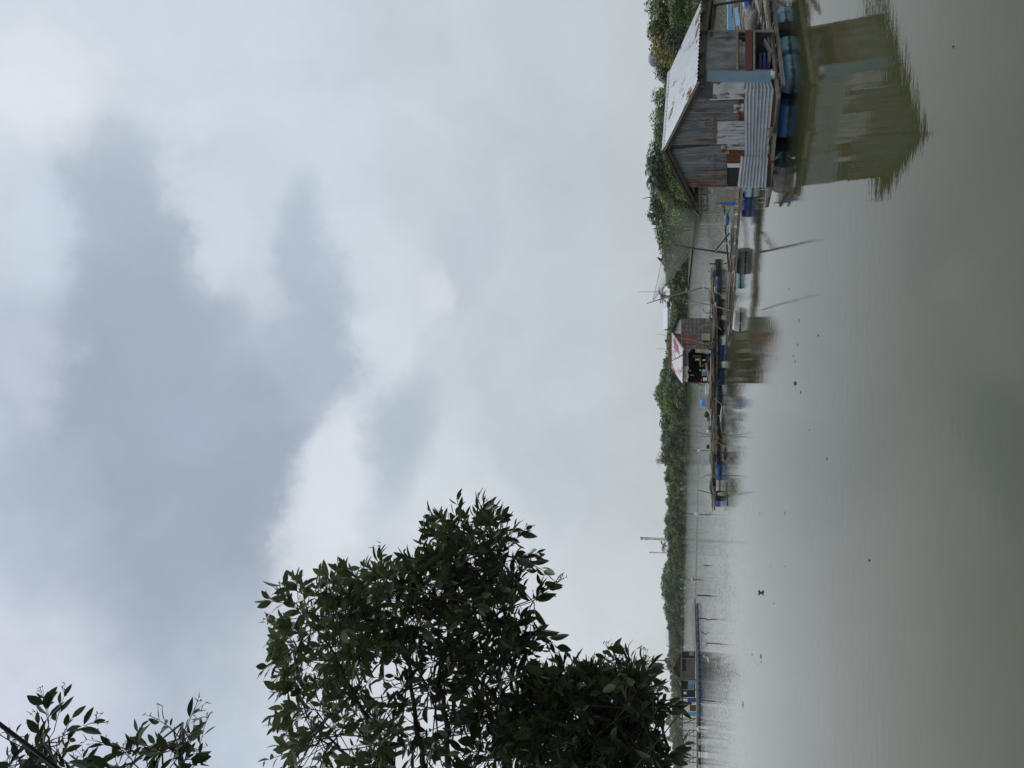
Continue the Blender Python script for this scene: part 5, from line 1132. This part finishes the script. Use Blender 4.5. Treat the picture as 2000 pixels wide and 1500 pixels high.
for k_, (y, w_) in enumerate(((1408, 9), (1432, 12), (1459, 13), (1484, 10))):
    t = thing('trestle', 'bamboo trestle frame on the far raft, %s from the photo top' % ORD[k_], 'frame', hp(1361, y), 'bamboo frames on the far raft')
    for yy in (y - w_ * .5, y + w_ * .5): m = MB(); m.tube(hp(1362, yy), hp(1333, yy + (1.5 if yy < y else -1.5)), .06, .05); m.build('leg', 'bamboo_dark', t)
    for xx in (1336, 1347): m = MB(); m.tube(hp(xx, y - w_ * .75, -.1), hp(xx, y + w_ * .75, -.1), .05); m.build('crossbar', 'bamboo', t)
    m = MB(); m.tube(hp(1359, y - w_ * .5, -.15), hp(1337, y + w_ * .5, -.15), .045); m.build('brace', 'bamboo_dark', t)

# ------------------------------------------------------------------ stakes, floats and drift on the water
def stake(label, pts, r, mat='timber_dark', bag=None):
    Y0 = ground(pts[0][0], pts[0][1]).y; base_ = ground(*pts[0]); P_ = [base_ - Z * .4] + [at(x, y, Y0) for x, y in pts[:]]
    t = thing('net_stake', label, 'stake', base_, 'stakes standing in the river'); m = MB(); m.path(P_, r, 6); m.build('stick', mat, t)
    if bag: m = MB(); q = at(bag[0], bag[1], Y0); m.ball(q, bag[2], bag[2], bag[3], 10, 7, .2); m.build('bag', 'white', t)
stake('stake with a white bag standing off the long low raft', [(1386, 880), (1352, 880)], .035, bag=(1366, 880, .14, .22))
stake('stake with a white float standing below the lattice masts', [(1374, 1005), (1340, 1003)], .05, bag=(1362, 1004, .22, .42))
stake('slanting stake with a small white bag near the string of blue floats', [(1364, 1132), (1343, 1133)], .06, bag=(1352, 1131.5, .25, .2))
stake('short dark stake in open water off the lattice masts', [(1381.5, 1104.5), (1374, 1104)], .06)
stake('stout dark stake near the end of the slatted far rail', [(1379, 1163.5), (1361, 1162.5)], .08)
stake('bent dark stake in front of the slatted far rail', [(1385, 1211), (1376, 1208), (1363, 1207.5)], .06)
stake('slanting short stake in front of the slatted far rail', [(1379, 1239), (1369, 1233)], .05)
stake('hooked reddish stake in front of the brown far hut', [(1398, 1257), (1380, 1256), (1379, 1262)], .045, 'rust')
stake('short slanting stake far out below the low bushes', [(1351, 1035), (1346, 1032)], .08)
stake('thin stake in front of the lean-to of the far hut', [(1387, 1369), (1366, 1368)], .05)
stake('stake with a white float before the bamboo frames', [(1374, 1425), (1361, 1423)], .05, bag=(1364, 1424, .25, .2))
def drift(name, label, cat, x, y, L_, mat, r=.03, ang=.2, z_=.01):
    p = ground(x, y); d = Vector((math.cos(ang), math.sin(ang), 0)) * L_ / 2; m = MB(); m.path([p - d + Z * z_, p + Z * (z_ + r * .6), p + d + Z * z_], [r * .6, r, r * .5], 6); return tag(m.build(name, mat, loc=p), label, cat)
drift('floating_stick', 'thin dark stick floating below the far hut', 'stick', 1451, 1376, 0.303, 'timber_dark', 0.013, .3)
drift('floating_stick', 'small stick floating near the water hyacinth', 'stick', 1486, 1282, 0.165, 'timber_dark', 0.013)
drift('floating_scrap', 'dark scrap floating beside the small stick', 'scrap', 1486.5, 1293, 0.046, 'timber_dark', 0.014)
drift('floating_scrap', 'pair of dark specks floating nearer the far hut', 'scrap', 1469, 1278, 0.083, 'timber_dark', 0.011)
drift('floating_scrap', 'white scrap floating off the red-roofed hut', 'scrap', 1552, 706, 0.073, 'white', 0.014)
drift('floating_leaf', 'brown curled leaf floating off the red-roofed hut', 'leaf', 1553, 749, 0.110, 'timber', 0.027)
drift('floating_scrap', 'dark twig floating off the white drum', 'scrap', 1558, 673, 0.066, 'timber_dark', 0.008)
drift('floating_scrap', 'thin dark twig above the white scrap', 'scrap', 1561, 626, 0.099, 'timber', 0.007)
drift('floating_scrap', 'dark seed floating off the low raft', 'scrap', 1581, 840, 0.040, 'timber_dark', 0.011, 1.2)
drift('floating_scrap', 'thin twig floating off the lower tip of the raft', 'scrap', 1533, 1002, 0.116, 'timber_dark', 0.005)
drift('floating_scrap', 'tiny dark speck below the lattice masts', 'scrap', 1466, 1020, 0.033, 'timber_dark', 0.008)
drift('floating_scrap', 'dark speck between the raft tip and the hyacinth', 'scrap', 1533, 1106, 0.040, 'timber_dark', 0.008)
drift('floating_leaf', 'dark half-sunk leaf floating nearest the camera', 'leaf', 1862, 92, 0.072, 'timber_dark', 0.016, .6, -.01)
rg = random.Random(17)
LIT = [(1549, 690), (1556, 720), (1563, 770), (1571, 800), (1600, 655), (1475, 960), (1480, 1010), (1492, 1060), (1505, 1100), (1530, 1120), (1515, 1180), (1462, 1240), (1478, 1300), (1490, 1330), (1545, 560), (1570, 540), (1612, 900), (1640, 760), (1700, 1090), (1466, 1412), (1440, 1200), (1448, 1110)]
for x, y in LIT[::2]:
    drift('floating_twig', 'tiny twig or leaf scrap drifting on the open water', 'twig', x + rg.uniform(-4, 4), y + rg.uniform(-8, 8), rg.uniform(.03, .08), rg.choice(['timber_dark', 'timber', 'timber_dark']), rg.uniform(.005, .009), rg.uniform(-.5, .5), .004)['group'] = 'tiny drift on the water'
p = ground(1395.5, 1289); t = thing('white_egret', 'small white egret standing in the water before the far hut', 'bird', p)
m = MB(); m.path([p + Vector((-.3, 0, .38)), p + Vector((-.1, 0, .48)), p + Vector((.12, 0, .52)), p + Vector((.2, 0, .66)), p + Vector((.17, 0, .82)), p + Vector((.24, 0, .9)), p + Vector((.38, 0, .87))], [.03, .11, .10, .045, .035, .05, .008], 8); m.build('body', 'white', t, smooth=True)
for o_ in (-.04, .05): m = MB(); m.tube(p + Vector((o_, 0, -.1)), p + Vector((o_, 0, .42)), .012); m.build('leg', 'black', t)
p = ground(1486.5, 1158); t = thing('water_hyacinth', 'bright green water hyacinth floating on the open river', 'plant', p); rg = random.Random(4)
m = MB(); m.tone = []
for i in range(16):
    a = rg.uniform(0, 6.28); d = Vector((math.cos(a), math.sin(a), 0)); s_ = Vector((-d.y, d.x, 0)); b_ = p + d * .05 + Z * .02; e_ = p + d * rg.uniform(.07, .15) + Z * rg.uniform(.04, .13); md = b_.lerp(e_, .6)
    m.quad(b_, md + s_ * .035, e_, md - s_ * .035); m.tone.append(rg.uniform(.6, 1))
m.build('leaf_rosette', 'f_light', t)
m = MB(); m.ball(p + Z * .01, .05, .05, .03, 8, 5, .2); m.build('bulb', 'f_light', t)
# ------------------------------------------------------------------ broad-leaved trees close to the camera
def inside(poly, x, y):
    r = False; j = len(poly) - 1
    for i in range(len(poly)):
        (xi, yi), (xj, yj) = poly[i], poly[j]
        if (yi > y) != (yj > y) and x < (xj - xi) * (y - yi) / (yj - yi) + xi: r = not r
        j = i
    return r
def add_leaf(mb, base_, d, up, ln, wd, tone, rg, curl):
    d = d.normalized(); s_ = d.cross(up)
    if s_.length < .05: s_ = d.cross(Vector((1, 0, 0)))
    s_.normalize(); n = s_.cross(d).normalized()
    prof = [(0, .02), (.14, .27), (.36, .5), (.62, .46), (.84, .25), (1.0, .0)]; fold = rg.uniform(.10, .4)
    i0 = len(mb.v)
    for u, w in prof:
        c = base_ + d * ln * u + n * (-curl * u * u * ln) ; e = s_ * w * wd; f = n * (w * wd * fold)
        mb.v += [c, c + e + f, c - e + f]
    for k_ in range(len(prof) - 1):
        a = i0 + k_ * 3; b = a + 3
        mb.f.append((a, a + 1, b + 1, b)); mb.f.append((a, b, b + 2, a + 2)); mb.tone += [tone, tone]
def shoot(leaf, twig, p0, d, ln, n_leaf, size, tone, rg, flower=0.0):
    """one leafy shoot: alternate leaves along it, a looser tuft at the tip"""
    d = d.normalized(); pts = [p0]; dd = d.copy()
    for k_ in range(4):
        dd = (dd + Vector((rg.gauss(0, .12), rg.gauss(0, .12), rg.gauss(.05, .10)))).normalized(); pts.append(pts[-1] + dd * ln / 4)
    twig.path(pts, [.0035, .003, .0025, .002, .0015], 4, False)
    a0 = rg.uniform(0, 6.28)
    for i in range(n_leaf):
        u = .15 + .85 * (i + .5) / n_leaf; f = u * 4; k_ = min(int(f), 3); p = pts[k_].lerp(pts[k_ + 1], f - k_)
        ax = (pts[k_ + 1] - pts[k_]).normalized(); ref = ax.cross(Vector((.3, .2, 1))).normalized(); r2_ = ax.cross(ref); an = a0 + i * 2.4
        out = (ref * math.cos(an) + r2_ * math.sin(an)); ld = out * rg.uniform(.5, .9) + ax * rg.uniform(.6, 1.2) + Vector((0, 0, rg.uniform(-.45, .10)))
        sz = size * rg.choice((rg.uniform(.5, .8), rg.uniform(.8, 1.2), rg.uniform(.8, 1.2))) * (1.0 if u < .8 else .75); tn = min(1, max(0, tone + rg.gauss(0, .13) + (.25 if u > .85 and rg.random() < .45 else 0)))
        pet = p + ld.normalized() * .012; twig.path([p, pet], [.0015, .0012], 3, False)
        add_leaf(leaf, pet, ld, Vector((rg.gauss(0, .35), rg.gauss(0, .35), 1)), sz, sz * rg.uniform(.34, .50), tn, rg, rg.uniform(-.05, .28))
    if rg.random() < flower:
        p = pts[-1]
        for i in range(5):
            q = p + (d + Vector((rg.gauss(0, .5), rg.gauss(0, .5), rg.gauss(.1, .4)))).normalized() * rg.uniform(.03, .09); twig.path([p, q], [.0016, .001], 3, False)
            for j in range(2): twig.path([q, q + Vector((rg.gauss(0, .012), rg.gauss(0, .012), rg.gauss(.004, .012)))], [.0028, .0012], 4)
def branch(mb, pts, r0, r1, n=7):
    out = []
    for a, b in zip(pts, pts[1:]):
        for k_ in range(4): out.append(a.lerp(b, k_ / 4) + Vector((rnd.gauss(0, .008), rnd.gauss(0, .008), rnd.gauss(0, .008))))
    out.append(pts[-1]); m_ = len(out); mb.path(out, [r0 + (r1 - r0) * i / (m_ - 1) for i in range(m_)], n); return out
def leafy_tree(name, label, root, limbs, poly, n_sh, Yr, seed, size, dens, axis_hint, edge=None, flower=.1, tone=.25, thin=None, tips=()):
    """limbs: lists of (x, y, Y) bearings with distance; poly: outline of the crown seen from here; Yr: near and far distance of the crown"""
    rg = random.Random(seed); t = thing(name, label, 'tree', root); tk = MB(); leaf = MB(); leaf.tone = []; twig = MB(); skel = []
    ends = []
    for i, lm in enumerate(limbs):
        pts = [Vector(q) if isinstance(q, Vector) else at(*q) for q in lm[0]]
        m = MB(); sk = branch(m, pts, lm[1], lm[2]); m.build('trunk' if i == 0 else 'limb', 'twig' if i else 'bark', t); skel += sk[len(sk) // 4:]
    xs = [p[0] for p in poly]; ys = [p[1] for p in poly]; made = 0; tries = 0
    while made < n_sh and tries < n_sh * 40:
        tries += 1; x, y = rg.uniform(min(xs), max(xs)), rg.uniform(min(ys), max(ys))
        if not inside(poly, x, y): continue
        if thin and rg.random() < thin(x, y): continue
        Y = rg.uniform(*Yr); tip = at(x, y, Y); j = min(range(len(skel)), key=lambda q: (skel[q] - tip).length_squared * (1 + .6 * ((q * 7919) % 13) / 13)); s0 = skel[j]
        d = tip - s0; ln = d.length
        if ln > .02:
            k_ = s0 + d * .45 + Vector((rg.gauss(0, .05), rg.gauss(0, .05), rg.gauss(.02, .05))) * min(1, ln)
            if ln > .28: twig.path([s0, k_, tip], [.007, .005, .0032], 4, False); 
            else: twig.path([s0, tip], [.004, .003], 4, False)
            if ln > .28: skel.append(k_)
        gd = (d.normalized() if ln > .02 else Vector((0, 0, 1))) * .7 + Vector(axis_hint) + Vector((rg.gauss(0, .5), rg.gauss(0, .5), rg.gauss(.15, .4)))
        tn = tone + rg.gauss(0, .12) + (.34 if edge and edge(x, y) else 0)  # edge leaves toned lighter, light from above put into their colour
        shoot(leaf, twig, tip, gd, rg.uniform(.12, .22), rg.randint(*dens), size, tn, rg, flower); made += 1
    for x, y, k2 in tips:
        Y = rg.uniform(*Yr); tip = at(x, y, Y); cands = sorted(range(len(skel)), key=lambda q: (skel[q] - tip).length_squared)[:40]; s0 = skel[min(cands, key=lambda q: abs((skel[q] - tip).length - .3))]; d = tip - s0
        st = s0 + d * .45; twig.path([s0, s0 + d * .2 + Vector((0, 0, .02)), st], [.006, .005, .0035], 4, False)
        shoot(leaf, twig, st, d, d.length * .55, rg.randint(6, 8), size * k2, tone + .18, rg, .3)
    leaf.build('leaves', 'leaf', t); twig.build('twigs', 'twig', t); return t
ROOT1 = Vector((-4.3, 5.3, .1))
TIPS = [(538, 1142, 1.15), (548, 1205, 1), (535, 1215, .9), (558, 1300, 1), (530, 1420, 1), (722, 1098, 1), (735, 1110, .9), (880, 1003, 1), (948, 985, 1.1), (962, 990, 1), (1090, 1150, 1.2), (1098, 1250, 1.2), (1060, 1075, .9), (600, 1160, .9), (822, 1105, .9)]
MAIN = [(548, 1500), (560, 1440), (585, 1390), (560, 1320), (565, 1240), (562, 1185), (590, 1160), (650, 1150), (690, 1130), (735, 1125), (790, 1140), (830, 1095), (858, 1030), (905, 1015), (945, 1000), (975, 1020), (1000, 1060), (1030, 1068),
        (1022, 1110), (1030, 1155), (1052, 1172), (1014, 1200), (1015, 1235), (1052, 1262), (1025, 1285), (1035, 1325), (1010, 1380), (985, 1440), (960, 1500)]
leafy_tree('broadleaf_tree', 'near broad-leaved tree whose large crown fills the lower middle of the photo', ROOT1,
    [([ROOT1, (1420, 1640, 5.3), (1180, 1590, 5.2), (1000, 1560, 5.1), (850, 1530, 5.0), (700, 1500, 5.0)], .10, .028),
     ([(880, 1540, 5.05), (872, 1440, 5.0), (860, 1330, 4.9), (880, 1200, 4.85), (910, 1080, 4.8)], .024, .006), ([(840, 1540, 5.05), (815, 1440, 5.0), (805, 1340, 5.1), (800, 1240, 5.1), (760, 1170, 5.1)], .022, .006),
     ([(780, 1520, 5.0), (735, 1430, 4.9), (690, 1350, 4.9), (640, 1260, 4.9), (600, 1200, 5.0)], .020, .005), ([(1000, 1560, 5.1), (985, 1430, 4.9), (975, 1300, 4.8), (1000, 1180, 4.8)], .022, .006),
     ([(720, 1510, 5.0), (650, 1450, 5.0), (600, 1400, 5.1)], .014, .004)],
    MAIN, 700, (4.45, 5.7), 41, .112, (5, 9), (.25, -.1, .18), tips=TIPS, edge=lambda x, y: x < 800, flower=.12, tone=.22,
    thin=lambda x, y: .58 if (640 < x < 930 and y > 1290) else (.45 if x < 650 else 0))
LOW = [(1060, 1500), (1000, 1440), (1030, 1380), (1080, 1335), (1130, 1318), (1200, 1312), (1255, 1322), (1275, 1342), (1290, 1372), (1282, 1405), (1266, 1432), (1282, 1466), (1300, 1500), (1200, 1530)]
ROOT2 = Vector((-3.6, 5.7, .1))
leafy_tree('broadleaf_tree', 'dense dark leafy tree in the bottom corner below the far hut', ROOT2,
    [([ROOT2, (1480, 1600, 5.6), (1330, 1560, 5.4), (1220, 1530, 5.3)], .07, .03), ([(1260, 1545, 5.35), (1230, 1450, 5.2), (1210, 1370, 5.1), (1200, 1330, 5.1)], .024, .006), ([(1300, 1550, 5.4), (1300, 1460, 5.2), (1290, 1390, 5.1)], .02, .005), ([(1200, 1525, 5.3), (1130, 1440, 5.2), (1100, 1370, 5.2)], .022, .006)],
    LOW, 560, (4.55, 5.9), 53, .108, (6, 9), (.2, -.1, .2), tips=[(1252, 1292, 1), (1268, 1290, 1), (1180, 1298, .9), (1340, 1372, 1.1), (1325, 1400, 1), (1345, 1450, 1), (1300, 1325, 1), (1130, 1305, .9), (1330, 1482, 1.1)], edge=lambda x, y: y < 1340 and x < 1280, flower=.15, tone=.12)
ROOT3 = Vector((-4.6, 4.4, .2))
leafy_tree('broadleaf_tree', 'leafy twigs of a taller tree reaching into the photo corner behind the black cable', ROOT3,
    [([ROOT3, (900, 1800, 4.3), (300, 1700, 4.1), (60, 1620, 3.9), (-100, 1560, 3.8)], .09, .02), ([(120, 1640, 3.95), (110, 1540, 3.8), (95, 1460, 3.7), (80, 1400, 3.65)], .012, .003), ([(420, 1720, 4.15), (370, 1600, 3.9), (345, 1500, 3.8), (355, 1420, 3.75)], .012, .003), ([(420, 1720, 4.15), (300, 1560, 3.85), (260, 1490, 3.8)], .009, .003)],
    [(0, 1500), (0, 1440), (30, 1440), (70, 1425), (100, 1400), (125, 1410), (140, 1445), (130, 1500), (150, 1520), (215, 1520), (235, 1475), (280, 1450), (330, 1425), (380, 1410), (395, 1430), (370, 1470), (390, 1500), (380, 1530), (0, 1530)],
    66, (3.4, 4.0), 67, .104, (4, 6), (.2, -.1, .1), flower=.6, tone=.08)
# cables
pa, pb = at(-60, 1370, 3.0), at(180, 1552, 3.3); d = pb - pa
m = MB(); m.path([pa - d * 2 + Z * .1, pa, pa.lerp(pb, .5) - Z * .004, pb, pb + d * 1.0 - Z * .02], .0105, 10); tag(m.build('overhead_cable', 'cable', loc=pa, smooth=True), 'thick black cable slanting across the leafy twigs in the photo corner', 'cable')
pa, pb = at(1342, 1375, 4.0), at(1238, 1502, 4.0); d = pb - pa
m = MB(); m.path([pa, pa.lerp(pb, .5) - Z * .006, pb, pb + d * 1.5], .0028, 6); tag(m.build('thin_wire', 'cable', loc=pa), 'thin wire hanging in front of the dense dark leaves', 'wire')
# ------------------------------------------------------------------ air
m = MB(); m.hexa([(-950, -80, -1), (950, -80, -1), (950, 900, -1), (-950, 900, -1), (-950, -80, 52), (950, -80, 52), (950, 900, 52), (-950, 900, 52)])
hz = bpy.data.materials.new('haze_air'); hz.use_nodes = True; ht = hz.node_tree
for n in list(ht.nodes): ht.nodes.remove(n)
ho = ht.nodes.new('ShaderNodeOutputMaterial'); pv = ht.nodes.new('ShaderNodeVolumePrincipled'); ht.links.new(pv.outputs[0], ho.inputs['Volume'])
pv.inputs['Color'].default_value = (0.93, 0.95, 0.97, 1); pv.inputs['Density'].default_value = 0.00012; pv.inputs['Anisotropy'].default_value = 0.0
tag(m.build('haze', hz, loc=(0, 0, -1)), None, None, kind='stuff')
